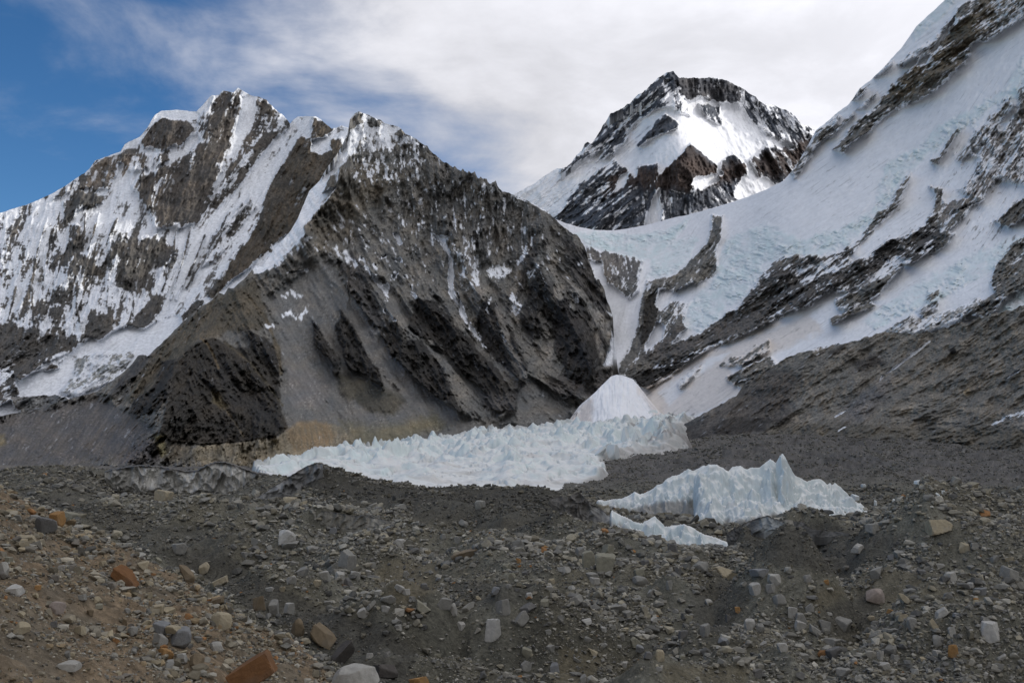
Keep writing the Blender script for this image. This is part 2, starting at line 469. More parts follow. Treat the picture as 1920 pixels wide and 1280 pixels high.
L2_cov = [
    (0.56, 30, 25, [(-300, 560), (10, 480), (130, 460), (330, 480), (330, 600), (120, 660), (-300, 760)]),
    (0.70, 12, 8, [(20, 420), (120, 400), (125, 450), (40, 560), (-60, 560), (-60, 440)]),
    (0.03, 3, 4, [(263, 265), (278, 240), (303, 221), (322, 226), (350, 230), (361, 240), (357, 252), (337, 270), (300, 280), (270, 276)]),
    (0.10, 4, 5, [(170, 316), (181, 301), (226, 286), (265, 292), (272, 300), (222, 305), (217, 330), (207, 357), (160, 350)]),
    (0.18, 6, 8, [(318, 312), (355, 290), (376, 225), (386, 205), (410, 176), (435, 172), (457, 182), (450, 220), (442, 240), (425, 275), (410, 320), (390, 370), (375, 405), (362, 420), (290, 425), (282, 387), (245, 370), (237, 355), (275, 322)]),
    (0.03, 5, 8, [(330, 320), (400, 300), (412, 320), (385, 390), (360, 418), (295, 410), (310, 370)]),
    (0.95, 4, 5, [(305, 303), (330, 285), (370, 250), (376, 262), (340, 298), (312, 314)]),
    (0.55, 4, 5, [(230, 300), (268, 290), (300, 283), (315, 300), (280, 320), (240, 320)]),
    (0.86, 5, 6, [(212, 330), (235, 330), (250, 350), (268, 372), (280, 395), (262, 415), (225, 420), (180, 430), (140, 432), (160, 400), (195, 375)]),
    (0.35, 4, 4, [(100, 372), (120, 352), (168, 322), (162, 345), (130, 360)]),
    (0.12, 4, 6, [(117, 384), (140, 355), (162, 364), (196, 370), (192, 382), (165, 384), (142, 392), (125, 422)]),
    (0.20, 7, 10, [(175, 466), (215, 452), (270, 445), (310, 450), (325, 482), (295, 510), (282, 537), (250, 550), (220, 527), (160, 505), (140, 537), (115, 542), (122, 507), (148, 482)]),
    (0.03, 6, 8, [(265, 445), (308, 450), (318, 482), (290, 505), (260, 490)]),
    (0.05, 5, 6, [(220, 520), (262, 506), (285, 525), (262, 552), (230, 540)]),
    (0.08, 5, 6, [(128, 425), (150, 420), (157, 440), (145, 462), (128, 450)]),
    (0.10, 6, 8, [(-60, 590), (37, 612), (65, 615), (92, 632), (160, 627), (135, 655), (85, 677), (37, 712), (15, 692), (-60, 690)]),
    (0.05, 3, 4, [(162, 612), (195, 585), (215, 600), (207, 625), (186, 637), (160, 627)]),
    (0.06, 3, 4, [(252, 592), (275, 571), (310, 565), (307, 590), (295, 600), (270, 617), (250, 610)]),
    (0.15, 4, 4, [(95, 525), (125, 540), (122, 560), (98, 568)]),
    (0.15, 4, 4, [(90, 580), (112, 575), (108, 600), (95, 598)]),
    (0.06, 3, 3, [(78, 702), (98, 682), (112, 690), (92, 710)]),
    # the snow basin under the face
    (0.99, 4, 5, [(112, 690), (145, 650), (172, 630), (185, 640), (210, 622), (240, 612), (270, 617), (295, 603), (325, 590), (345, 600), (340, 640), (300, 720), (140, 770), (-300, 800), (-300, 740), (0, 736), (35, 713), (60, 700)]),
    (0.55, 5, 6, [(140, 668), (170, 660), (250, 664), (230, 700), (215, 715), (175, 730), (145, 742), (112, 735), (138, 706)]),
    (0.04, 2, 3, [(18, 744), (60, 741), (107, 741), (135, 750), (92, 761), (42, 772), (30, 766)]),
    (0.3, 5, 5, [(-200, 690), (8, 690), (30, 720), (35, 738), (0, 760), (-200, 770)]),
    (0.35, 5, 7, [(478, 190), (500, 192), (545, 230), (535, 252), (512, 264), (495, 288), (478, 300), (470, 260), (474, 230)]),
    (0.95, 4, 5, [(450, 178), (476, 184), (480, 205), (470, 235), (450, 280), (436, 300), (440, 250), (452, 215)]),
    (0.40, 5, 7, [(440, 290), (470, 250), (495, 285), (460, 340), (410, 395), (395, 385), (420, 330)]),
    # the long snow ramp
    (0.84, 4, 6, [(545, 232), (558, 218), (588, 218), (586, 250), (575, 262), (545, 280), (520, 312), (500, 350), (470, 420), (430, 480), (385, 530), (345, 578), (322, 594), (288, 602), (320, 540), (352, 480), (392, 430), (425, 385), (470, 315), (515, 264)]),
    (0.50, 4, 5, [(400, 440), (440, 400), (470, 370), (480, 390), (440, 440), (400, 490), (380, 500)]),
    (0.03, 3, 5, [(588, 219), (606, 227), (624, 243), (604, 262), (596, 275), (640, 260), (650, 300), (620, 340), (590, 365), (570, 400), (560, 425), (520, 450), (480, 486), (430, 530), (397, 562), (390, 550), (415, 520), (440, 485), (470, 445), (490, 400), (505, 350), (520, 320), (546, 288), (560, 262), (580, 256)]),
    (0.90, 2, 3, [(583, 262), (600, 258), (618, 258), (620, 280), (604, 292), (585, 284)]),
    (0.04, 3, 3, [(340, 592), (372, 560), (382, 566), (360, 600), (340, 612)]),
    (0.97, 3, 3, [(500, 490), (440, 520), (400, 560), (360, 590), (330, 618), (345, 628), (420, 570), (500, 510)]),
    (0.12, 1.5, 2.5, [(85, 420), (70, 470), (58, 540)], 2.5), (0.12, 1.5, 2.5, [(130, 450), (112, 500), (95, 560), (80, 620)], 3), (0.15, 1.5, 2, [(160, 400), (156, 470)], 2.5), (0.15, 1.5, 2, [(186, 400), (165, 470)], 2.5), (0.12, 1.5, 2.5, [(330, 430), (325, 470), (310, 530), (290, 580)], 3),
    (0.15, 1.5, 2.5, [(358, 425), (345, 480), (320, 560)], 2.5), (0.12, 1.5, 2, [(145, 535), (142, 575), (155, 622)], 2.5), (0.12, 1.5, 2, [(250, 550), (250, 592)], 2.5), (0.12, 1.5, 2, [(205, 500), (200, 570), (207, 592)], 2.5), (0.12, 1.5, 2, [(268, 300), (277, 345), (277, 390)], 2.5), (0.12, 1.5, 2, [(300, 290), (288, 325)], 2.5),
    (0.2, 1.5, 2.5, [(385, 440), (360, 500), (330, 560)], 2.5), (0.2, 1.5, 2.5, [(430, 400), (390, 470), (350, 540)], 3), (0.15, 1.5, 2, [(60, 540), (62, 600)], 3), (0.12, 1.5, 2, [(30, 540), (15, 600)], 3), (0.2, 1.5, 2.5, [(455, 380), (420, 430), (380, 500)], 2.5), (0.15, 2, 2.5, [(100, 430), (88, 480), (78, 560), (80, 600)], 3), (0.15, 1.5, 2, [(220, 410), (205, 440)], 2.5),
    (0.99, 2, 1, [(282, 238), (300, 207), (330, 205), (368, 210), (374, 216), (360, 226), (325, 222), (302, 218), (285, 234)]),
    (0.99, 2, 1, [(172, 313), (182, 300), (205, 291), (228, 283), (236, 268), (262, 256), (280, 240), (278, 244), (262, 266), (258, 278), (234, 280), (222, 287), (190, 298)]),
]
L2_tint = [
    ((0.095, 0.08, 0.062), 12, 8, [(588, 219), (624, 243), (650, 300), (560, 430), (440, 530), (397, 562), (415, 520), (490, 400), (546, 288)]),
    ((0.10, 0.09, 0.08), 20, 8, [(240, 190), (480, 160), (520, 260), (380, 430), (240, 400)]),
    ((0.20, 0.17, 0.14), 10, 8, [(170, 300), (265, 290), (240, 340), (160, 352)]),
    ((0.33, 0.33, 0.31), 6, 5, [(140, 668), (250, 664), (215, 715), (145, 742), (112, 735)]),
    ((0.20, 0.20, 0.195), 4, 3, [(18, 744), (107, 741), (135, 750), (92, 761), (42, 772)]),
    ((0.45, 0.40, 0.35), 5, 5, [(210, 650), (228, 628), (240, 615), (235, 640), (215, 660)]),
]
mountain('snow_mountain', 'snow streaked dark mountain with corniced crest on the left of the valley', -420, 720, 1.35, L2_top, 800, 1.35, L2_ctrl, L2_zones,
         [(60, 260, 60, 3), (26, 90, 20, 3), (9, 30, 8, 2)], 0.80, L2_cov, (0.10, 0.094, 0.086), L2_tint, snowcol=(0.75, 0.77, 0.80), dnw=0.42, mdw=0.85, mds=1.9, speck=0.75, ledge=0.2, snowrel=0.16, jag=1.5, streak=(12.0, 60.0), seed=21)

# dust on the avalanche fan, the fresh cone standing clean
FAN = [((0.72, 0.675, 0.635), 8, 7, [(1040, 805), (1100, 755), (1150, 715), (1205, 728), (1262, 695), (1340, 655), (1440, 615), (1520, 590), (1545, 620), (1440, 668), (1372, 692), (1390, 740), (1340, 765), (1250, 790), (1150, 810)]),
       ((0.80, 0.80, 0.80), 4, 5, [(1235, 735), (1330, 670), (1370, 660), (1300, 715), (1255, 760)]),
       ((0.88, 0.89, 0.90), 3, 3, [(1104, 762), (1130, 728), (1150, 703), (1168, 705), (1185, 711), (1205, 735), (1222, 762), (1215, 778), (1160, 788), (1118, 782)])]
# ---- rock mountain in the middle with its spur
L3_top = [(-420, 800, 1), (-200, 792, 1), (0, 780, 1), (60, 768, 1), (140, 745, 1), (180, 735, 1), (215, 710, 2), (240, 690, 2), (258, 668, 2), (268, 664, 3), (276, 668, 2), (300, 646, 2), (335, 612, 2), (345, 602, 2), (370, 580, 3), (400, 560, 3), (408, 548, 1), (420, 552, 3), (428, 540, 1), (440, 540, 3), (460, 520, 2), (480, 498, 2), (492, 500, 1), (512, 470, 1), (530, 450, 1), (545, 432, 1), (558, 410, 1), (566, 390, 1), (580, 358, 1), (600, 338, 1),
          (612, 316, 1), (630, 292, 1), (642, 272, 1), (652, 250, 1), (656, 224, 2), (664, 215, 2), (672, 209, 2), (680, 213, 1), (692, 215, 2), (702, 222, 2), (714, 226, 2), (722, 232, 1), (738, 235, 1), (750, 239, 1), (760, 250, 2), (778, 260, 2), (800, 274, 3), (815, 290, 4), (830, 302, 4), (848, 313, 4), (860, 318, 9), (880, 325, 11), (900, 330, 13), (930, 344, 11), (945, 358, 6), (960, 364, 2), (985, 374, 2), (1010, 386, 2), (1025, 396, 3), (1045, 416, 3), (1065, 432, 3),
          (1070, 436, 4), (1084, 443, 9), (1096, 460, 10), (1104, 490, 10), (1118, 522, 12), (1132, 545, 12), (1149, 592, 9), (1152, 640, 4), (1158, 690, 3), (1164, 720, 2), (1175, 770, 2), (1300, 880, 1)]
L3_ctrl = [(672, 210, 2650), (800, 275, 2600), (900, 330, 2550), (1040, 410, 2450), (1105, 480, 2350), (1150, 592, 2150), (1150, 690, 1900), (1150, 760, 1720), (630, 350, 2520), (555, 430, 2380), (480, 500, 2200), (430, 545, 2080), (335, 610, 1900), (270, 675, 1700), (180, 740, 1500), (0, 780, 1300),
           (0, 880, 1000), (250, 870, 1020), (480, 870, 1100), (700, 840, 1300), (900, 812, 1500), (1060, 795, 1650), (375, 640, 1700), (400, 760, 1300), (400, 830, 1160), (530, 800, 1250), (300, 830, 1130), (310, 740, 1330), (240, 770, 1300), (520, 660, 1720), (600, 700, 1700), (600, 800, 1380),
           (700, 500, 2250), (800, 600, 2050), (900, 700, 1850), (1000, 720, 1800), (800, 400, 2470), (900, 500, 2330), (1000, 550, 2250), (620, 560, 2080), (700, 700, 1720), (-400, 800, 1100), (-400, 880, 850), (800, 900, 1300), (1100, 900, 1450), (400, 900, 1020), (1300, 860, 1500)]
L3_zones = [(700, 300, DV), (800, 380, DV), (950, 400, DV), (880, 430, DV), (620, 420, DR), (650, 560, DR), (760, 640, DR), (860, 600, DR), (950, 620, DR), (1050, 560, DR), (620, 740, DR), (520, 640, DR), (460, 720, DR), (300, 680, DLL), (230, 760, DLL), (350, 600, DLL), (120, 820, DLL), (260, 840, DLL), (1120, 680, (-0.4, 0.9)), (1060, 760, (0.8, 0.6)), (500, 830, (-0.15, 1)), (620, 830, (0.2, 1)), (400, 700, (0.35, 0.9))]
L3_cov = [
    (0.13, 20, 12, [(650, 300), (800, 280), (1040, 415), (1100, 480), (1040, 520), (950, 560), (850, 540), (700, 520), (600, 470)]),
    # snowy summit
    (0.70, 4, 5, [(650, 225), (672, 207), (700, 216), (752, 236), (800, 276), (780, 285), (765, 270), (740, 275), (725, 300), (700, 290), (690, 280), (668, 300), (655, 275)]),
    (0.97, 3, 3, [(682, 214), (698, 220), (705, 245), (690, 258), (683, 240)]),
    (0.97, 3, 3, [(714, 232), (750, 236), (754, 244), (730, 256), (712, 258)]),
    (0.20, 3, 3, [(656, 222), (672, 209), (682, 214), (680, 230), (660, 240), (648, 248)]),
    (0.03, 2, 2, [(687, 226), (700, 221), (716, 230), (712, 238), (690, 238)]),
    (0.05, 2, 2, [(737, 252), (752, 241), (762, 252), (748, 258)]),
    (0.32, 8, 8, [(660, 290), (720, 280), (790, 275), (800, 300), (760, 320), (740, 360), (715, 340), (660, 320)]),
    (0.14, 12, 10, [(740, 320), (775, 330), (790, 400), (800, 460), (770, 470), (745, 400)]),
    # arete
    (0.98, 2.5, 2, [(655, 248), (668, 242), (680, 250), (672, 268), (660, 290), (636, 315), (631, 352), (598, 392), (570, 424), (574, 438), (560, 455), (530, 487), (495, 509), (476, 514), (472, 495), (512, 460), (535, 440), (555, 412), (578, 355), (600, 335), (632, 288)]),
    (0.45, 4, 5, [(575, 440), (590, 445), (560, 470), (520, 500), (500, 508), (530, 480)]),
    (0.02, 2, 2, [(618, 330), (630, 325), (632, 350), (618, 352), (606, 360)]),
    (0.35, 3, 4, [(572, 440), (585, 440), (605, 475), (600, 480)], ),
    (0.50, 3, 4, [(620, 462), (650, 470), (672, 497), (660, 500), (635, 480)]),
    (0.9, 2, 2, [(540, 511), (560, 509), (576, 507)], 3),
    # gully snow
    (0.96, 2, 3, [(807, 437), (822, 442), (846, 440), (838, 452), (850, 492), (850, 526), (842, 520), (840, 482), (826, 455)]),
    (0.85, 3, 3, [(843, 522), (846, 545), (862, 572), (872, 596), (890, 622), (906, 648)], 9),
    (0.94, 2, 2, [(858, 550), (864, 572)], 6),
    (0.80, 4, 5, [(677, 484), (690, 505), (706, 525), (720, 545), (724, 568)], 8),
    (0.80, 4, 5, [(745, 512), (726, 534), (722, 548)], 7),
    (0.72, 5, 6, [(690, 492), (704, 498)], 10),
    (0.72, 5, 6, [(735, 486), (748, 488)], 9),
    (0.85, 2, 3, [(718, 482), (724, 478)], 8),
    (0.80, 4, 5, [(757, 518), (768, 534), (778, 556)], 5),
    (0.9, 2, 2, [(722, 582), (732, 594), (740, 600)], 6),
    (0.85, 2, 3, [(742, 440), (750, 455)], 10),
    (0.38, 6, 8, [(850, 470), (885, 440), (900, 500), (900, 540), (868, 540)]),
    (0.60, 4, 5, [(908, 505), (925, 496), (960, 490), (962, 506), (945, 520), (918, 520)]),
    (0.30, 6, 8, [(870, 400), (895, 380), (915, 350), (905, 345), (880, 400), (870, 430)]),
    (0.66, 4, 5, [(535, 555), (542, 545), (560, 556), (575, 549)], 7),
    (0.66, 4, 6, [(533, 592), (545, 585), (556, 596)], 9),
    (0.66, 4, 6, [(562, 594), (570, 584), (575, 578)], 9),
    (0.6, 2, 4, [(500, 612), (512, 612)], 8),
    (0.42, 4, 5, [(962, 488), (985, 465), (1002, 428), (1006, 440), (990, 475), (970, 500)]),
    (0.5, 3, 5, [(955, 555), (972, 545), (978, 575), (962, 600)]),
    (0.7, 2, 3, [(992, 520), (1006, 498)], 5),
    (0.85, 2, 2, [(1078, 552), (1080, 564)], 8),
    (0.6, 2, 3, [(1130, 580), (1146, 590)], 4),
    (0.6, 2, 3, [(1062, 520), (1078, 530)], 4),
    (0.4, 4, 5, [(1085, 492), (1100, 490), (1105, 500), (1080, 505)]),
    (0.7, 2, 3, [(925, 548), (912, 580), (935, 620), (948, 640)], 3),
    (0.98, 1, 1, [(958, 362), (1000, 380), (1030, 400), (1000, 382), (960, 366)], 3),
    # couloir at the right edge
    (0.98, 2, 3, [(1170, 560), (1150, 600), (1143, 650), (1131, 684), (1142, 686), (1158, 680), (1166, 672), (1180, 600)]),
]
L3_tint = [
    ((0.16, 0.144, 0.117), 20, 15, [(560, 440), (630, 330), (700, 300), (760, 330), (640, 450), (600, 480)]),
    ((0.132, 0.126, 0.115), 20, 14, [(780, 290), (1040, 410), (1100, 470), (900, 470), (800, 420)]),
    # scree on the lower slopes
    (SCREE, 12, 10, [(500, 560), (600, 480), (640, 500), (700, 640), (740, 720), (900, 790), (1080, 790), (1060, 800), (700, 850), (480, 860), (530, 800), (540, 700)]),
    ((0.172, 0.167, 0.157), 5, 6, [(640, 520), (705, 600), (760, 690), (850, 770), (900, 790), (790, 780), (720, 700), (660, 620)]),
    ((0.165, 0.16, 0.155), 4, 4, [(690, 880), (700, 620)], 4),
    (SCREE, 4, 5, [(690, 520), (730, 580), (780, 632), (800, 618), (770, 590), (720, 520)]),
    (SCREE, 4, 4, [(800, 645), (850, 690), (890, 740), (930, 780), (960, 770), (900, 720), (850, 668)]),
    (SCREE, 3, 4, [(985, 700), (1020, 720), (1075, 760), (1060, 795), (940, 790), (960, 745)]),
    (SCREE, 8, 8, [(560, 560), (590, 590), (575, 640), (620, 720), (640, 780), (560, 800), (528, 760), (535, 660)]),
    # rock outcrops
    (DARK, 1.6, 6, [(585, 600), (600, 612), (625, 660), (640, 690), (628, 700), (610, 668), (590, 650)]),
    (DARK, 1.6, 6, [(640, 580), (665, 615), (680, 650), (690, 668), (712, 690), (718, 730), (690, 706), (655, 690), (640, 650), (630, 610)]),
    (DARK, 1.6, 6, [(718, 604), (745, 602), (758, 632), (790, 640), (830, 690), (850, 740), (862, 770), (830, 750), (790, 720), (760, 690), (730, 660), (715, 630)]),
    (DARK, 1.6, 6, [(782, 555), (810, 562), (850, 600), (890, 650), (940, 700), (970, 740), (968, 770), (930, 760), (900, 730), (860, 690), (830, 650), (790, 630), (765, 610), (775, 580)]),
    (DGREY, 1.6, 6, [(660, 470), (690, 500), (700, 560), (720, 610), (690, 600), (650, 540), (640, 500)]),
    (DGREY, 1.6, 6, [(690, 560), (712, 600), (718, 612), (700, 612), (680, 580)]),
    (DARK, 1.6, 6, [(905, 560), (930, 570), (958, 620), (990, 690), (985, 720), (940, 680), (905, 650), (890, 610)]),
    (DARK, 1.6, 6, [(978, 575), (1000, 580), (1002, 620), (985, 600)]),
    (DARK, 1.6, 7, [(1040, 560), (1065, 560), (1090, 600), (1130, 640), (1135, 680), (1100, 700), (1060, 690), (1030, 640)]),
    (DGREY, 1.6, 7, [(1000, 500), (1040, 530), (1070, 590), (1040, 600), (1010, 560)]),
    (DGREY, 1.6, 7, [(1050, 440), (1100, 470), (1130, 545), (1148, 600), (1110, 580), (1075, 520)]),
    ((0.075, 0.07, 0.065), 4, 5, [(1003, 430), (985, 470), (962, 520), (945, 600), (975, 562), (1000, 500), (1010, 470)]),  # dark spur faces, with shade painted into the rock colour
    ((0.055, 0.052, 0.048), 3, 5, [(1010, 497), (990, 540), (975, 600), (1000, 645), (1032, 600), (1045, 560)]),
    ((0.06, 0.056, 0.052), 3, 5, [(1085, 548), (1072, 600), (1092, 640), (1140, 645), (1112, 590)]),
    ((0.045, 0.042, 0.04), 3, 4, [(1048, 556), (1062, 556), (1080, 590), (1100, 640), (1110, 690), (1070, 690), (1035, 650), (1040, 600)]),
    ((0.06, 0.056, 0.052), 4, 5, [(900, 590), (920, 580), (935, 600), (925, 650), (900, 640)]),
    ((0.25, 0.232, 0.205), 3, 4, [(1058, 515), (1085, 545), (1115, 585), (1148, 628)], 16),
    ((0.20, 0.188, 0.168), 3, 4, [(1015, 590), (1032, 640), (1030, 680)], 14),
    ((0.19, 0.178, 0.16), 3, 4, [(935, 580), (950, 640), (985, 705)], 13),
    ((0.23, 0.215, 0.19), 3, 5, [(1030, 470), (1050, 530), (1048, 555)], 16),
    ((0.22, 0.205, 0.182), 3, 5, [(975, 500), (960, 560), (970, 600)], 12),
    ((0.22, 0.205, 0.182), 3, 5, [(1110, 600), (1125, 650), (1138, 690)], 12),
    ((0.20, 0.185, 0.165), 3, 4, [(880, 460), (890, 520), (900, 560)], 16),
    (DGREY, 6, 6, [(905, 740), (970, 740), (965, 772), (940, 776), (900, 762)]),
    ((0.12, 0.11, 0.10), 5, 6, [(1010, 720), (1060, 700), (1130, 690), (1150, 710), (1120, 740), (1075, 745), (1040, 740)]),
    (DARK, 1.6, 5, [(1060, 700), (1100, 698), (1120, 712), (1080, 716)]),
    # dark spur
    (DGREY, 6, 6, [(258, 668), (270, 662), (290, 665), (250, 715), (215, 745), (200, 745), (230, 700)]),
    ((0.105, 0.092, 0.07), 6, 6, [(345, 605), (400, 560), (440, 540), (480, 520), (500, 590), (490, 620), (440, 620), (375, 640), (300, 730), (230, 760), (250, 720), (300, 650)]),
    (DARK, 1.6, 5, [(305, 680), (330, 672), (322, 705), (312, 745), (290, 770), (262, 778), (255, 790), (240, 775), (250, 755), (290, 720)]),
    ((0.047, 0.042, 0.035), 3, 5, [(370, 638), (400, 634), (440, 650), (480, 650), (525, 668), (522, 720), (528, 770), (540, 802), (520, 818), (460, 828), (375, 834), (320, 826), (300, 806), (312, 750), (322, 700), (325, 680)]),
    (DARK, 1.6, 5, [(460, 612), (500, 635), (522, 660), (526, 700), (500, 690), (470, 650)]),
    (DARK, 1.6, 6, [(405, 660), (430, 690), (450, 720), (500, 760), (530, 800), (480, 790), (430, 750), (405, 700)]),
    ((0.16, 0.12, 0.07), 2, 2, [(376, 634), (390, 645), (400, 665), (410, 690)], 3.5),
    ((0.17, 0.14, 0.085), 4, 5, [(398, 728), (410, 740), (428, 765), (420, 768), (396, 752)]),
    ((0.13, 0.105, 0.07), 2, 3, [(420, 762), (440, 790), (458, 820)], 3),
    ((0.12, 0.10, 0.07), 2, 3, [(470, 560), (500, 600), (520, 650), (528, 700)], 7),
    ((0.10, 0.085, 0.06), 2, 3, [(420, 640), (470, 680), (510, 730), (530, 760)], 4),
    # pale moraine bank
    (OCHRE, 3, 4, [(358, 842), (372, 834), (460, 828), (520, 818), (545, 802), (575, 790), (610, 792), (640, 800), (660, 822), (672, 838), (640, 852), (560, 868), (480, 876), (380, 868), (360, 860)]),
    ((0.245, 0.185, 0.115), 5, 6, [(535, 805), (570, 788), (612, 790), (632, 818), (600, 840), (550, 845)]),
    ((0.175, 0.158, 0.11), 14, 8, [(640, 790), (700, 800), (760, 790), (820, 775), (840, 800), (760, 825), (700, 838), (660, 838)]),
    ((0.13, 0.115, 0.09), 5, 5, [(305, 830), (360, 834), (362, 866), (310, 868)]),
    ((0.27, 0.235, 0.13), 3, 4, [(286, 815), (306, 818), (312, 850), (302, 858), (292, 836)]),
    ((0.12, 0.11, 0.105), 8, 6, [(230, 840), (290, 820), (300, 866), (225, 872)]),
    ((0.125, 0.118, 0.112), 12, 8, [(-400, 800), (0, 782), (180, 740), (240, 770), (290, 800), (230, 860), (0, 880), (-400, 890)]),
    ((0.2, 0.17, 0.11), 5, 5, [(-20, 815), (8, 815), (12, 830), (0, 838), (-20, 838)]),
    ((0.19, 0.18, 0.17), 5, 8, [(540, 690), (590, 700), (625, 735), (600, 765), (545, 760)]),
    ((0.095, 0.088, 0.07), 8, 6, [(630, 700), (690, 710), (760, 750), (740, 780), (690, 770), (640, 740)]),
]
for gu in np.arange(312, 672, 11.0):
    gt = np.interp(gu, [312, 460, 545, 575, 610, 640, 672], [842, 830, 806, 794, 796, 804, 838])
    gu2 = gu + 7 * math.sin(gu * 1.7)
    L3_tint.append(((0.185, 0.16, 0.118), 1.5, 2.5, [(gu2, gt + 2), (gu2 + 5, gt + 24), (gu2 + 9, gt + 60)], 2.0 + 1.5 * math.sin(gu * 2.3)))
L3_spurs = [(60, 34, [(660, 250), (640, 330), (570, 430), (560, 470)]), (45, 26, [(570, 440), (620, 520), (700, 600), (760, 690)]), (50, 24, [(690, 500), (740, 600), (830, 700), (860, 770)]),
            (55, 26, [(780, 555), (850, 610), (930, 700), (965, 770)]), (50, 26, [(840, 400), (880, 520), (920, 580), (985, 710)]), (50, 26, [(1003, 430), (1020, 540), (1080, 620), (1120, 690)]), (35, 20, [(640, 580), (690, 660), (718, 730)]), (30, 18, [(590, 600), (640, 695)]),
            (55, 26, [(375, 638), (330, 680), (312, 750), (300, 806)]), (45, 22, [(440, 545), (470, 620), (525, 700), (540, 800)]), (40, 26, [(900, 340), (890, 420), (870, 470)])]
L3_spurs = [(h * 1.5, w, p) for h, w, p in L3_spurs] + [(60, 20, [(1008, 495), (1010, 560), (1000, 640)]), (60, 18, [(1052, 556), (1085, 640), (1110, 690)]), (45, 16, [(1085, 548), (1140, 645)]), (40, 16, [(905, 560), (960, 630), (988, 700)])]
mountain('rock_mountain', 'grey brown rock mountain with jagged crest, scree slopes and dark pyramid spur', -420, 1260, 1.35, L3_top, 930, 1.35, L3_ctrl, L3_zones,
         [(70, 210, 62, 4), (30, 80, 22, 3), (11, 26, 8, 3)], 0.015, L3_cov, ROCK, L3_tint, jag=2, streak=(9.0, 26.0), seed=31, relief_items=L3_spurs, raise_items=[(16.0, 5, 4, [(300, 840), (372, 834), (460, 828), (520, 818), (545, 802), (575, 790), (610, 792), (640, 800), (672, 838), (640, 880), (300, 890)])], snow_tint=FAN, smooth_items=[((0.0 if it[0] in (DARK, DGREY) else 1.0),) + it[1:] for it in L3_tint if it[0] in (DARK, DGREY, SCREE) or it[0] in ((0.172, 0.167, 0.157), (0.165, 0.16, 0.155), (0.125, 0.118, 0.112), (0.19, 0.18, 0.17))])

# ---- right mountain flank with the saddle
L6_top = [(980, 400, 1), (1035, 408, 1), (1060, 418, 1), (1082, 425, 0.5), (1115, 431, 0.5), (1150, 432, 0.5), (1180, 428, 0.5), (1220, 420, 0.5), (1260, 409, 1), (1300, 400, 1), (1350, 386, 0.5), (1400, 370, 0.5), (1440, 354, 0.5), (1470, 338, 1), (1490, 315, 2), (1510, 282, 2), (1530, 245, 2), (1552, 228, 2), (1570, 212, 2), (1590, 196, 2), (1604, 178, 2), (1612, 166, 2), (1635, 148, 2), (1662, 122, 2), (1680, 100, 2), (1690, 90, 1), (1710, 62, 1), (1718, 50, 1), (1745, 25, 1), (1775, -2, 1), (1830, -60, 3), (2000, -250, 5), (2300, -560, 8), (2800, -960, 8)]
L6_ctrl = [(1040, 412, 2900), (1150, 432, 2800), (1300, 400, 2600), (1400, 370, 2450), (1490, 315, 2350), (1610, 175, 2300), (1715, 55, 2250), (1800, -40, 2200), (2000, -250, 2150), (2500, -600, 1900), (2800, -760, 1800), (1110, 490, 2550), (1150, 690, 1960), (1200, 720, 1800), (1060, 795, 1700), (1330, 755, 1450), (1340, 600, 1900), (1440, 600, 1700), (1380, 740, 1380),
           (1560, 560, 1600), (1750, 600, 1300), (1920, 570, 1170), (1920, 400, 1500), (1920, 200, 1800), (1920, 0, 2000), (1700, 300, 2000), (1600, 420, 1880), (1335, 410, 2480), (1350, 470, 2250), (1450, 400, 2200), (2500, 400, 1000), (2500, 0, 1350), (1920, 830, 900), (1400, 830, 1150), (2500, 830, 650), (1200, 500, 2400), (1220, 600, 2080), (1000, 420, 2950), (1150, 860, 1500), (2800, 830, 600), (2800, 0, 1250)]
DB = (-0.82, 0.57)
DS = (-0.55, 0.83)
L6_zones = [(1800, 100, DB), (1650, 220, DB), (1700, 440, DB), (1560, 540, DB), (1450, 560, DB), (1880, 560, DB), (1850, 200, DS), (1780, 330, DS), (1900, 300, DS), (1850, 430, DS), (1550, 350, DB), (1150, 450, (0.15, 1)), (1250, 560, DS), (1180, 600, (-0.3, 1)), (1330, 500, DS), (1350, 680, DB), (1120, 770, (-0.5, 0.8)), (1250, 730, DB)]
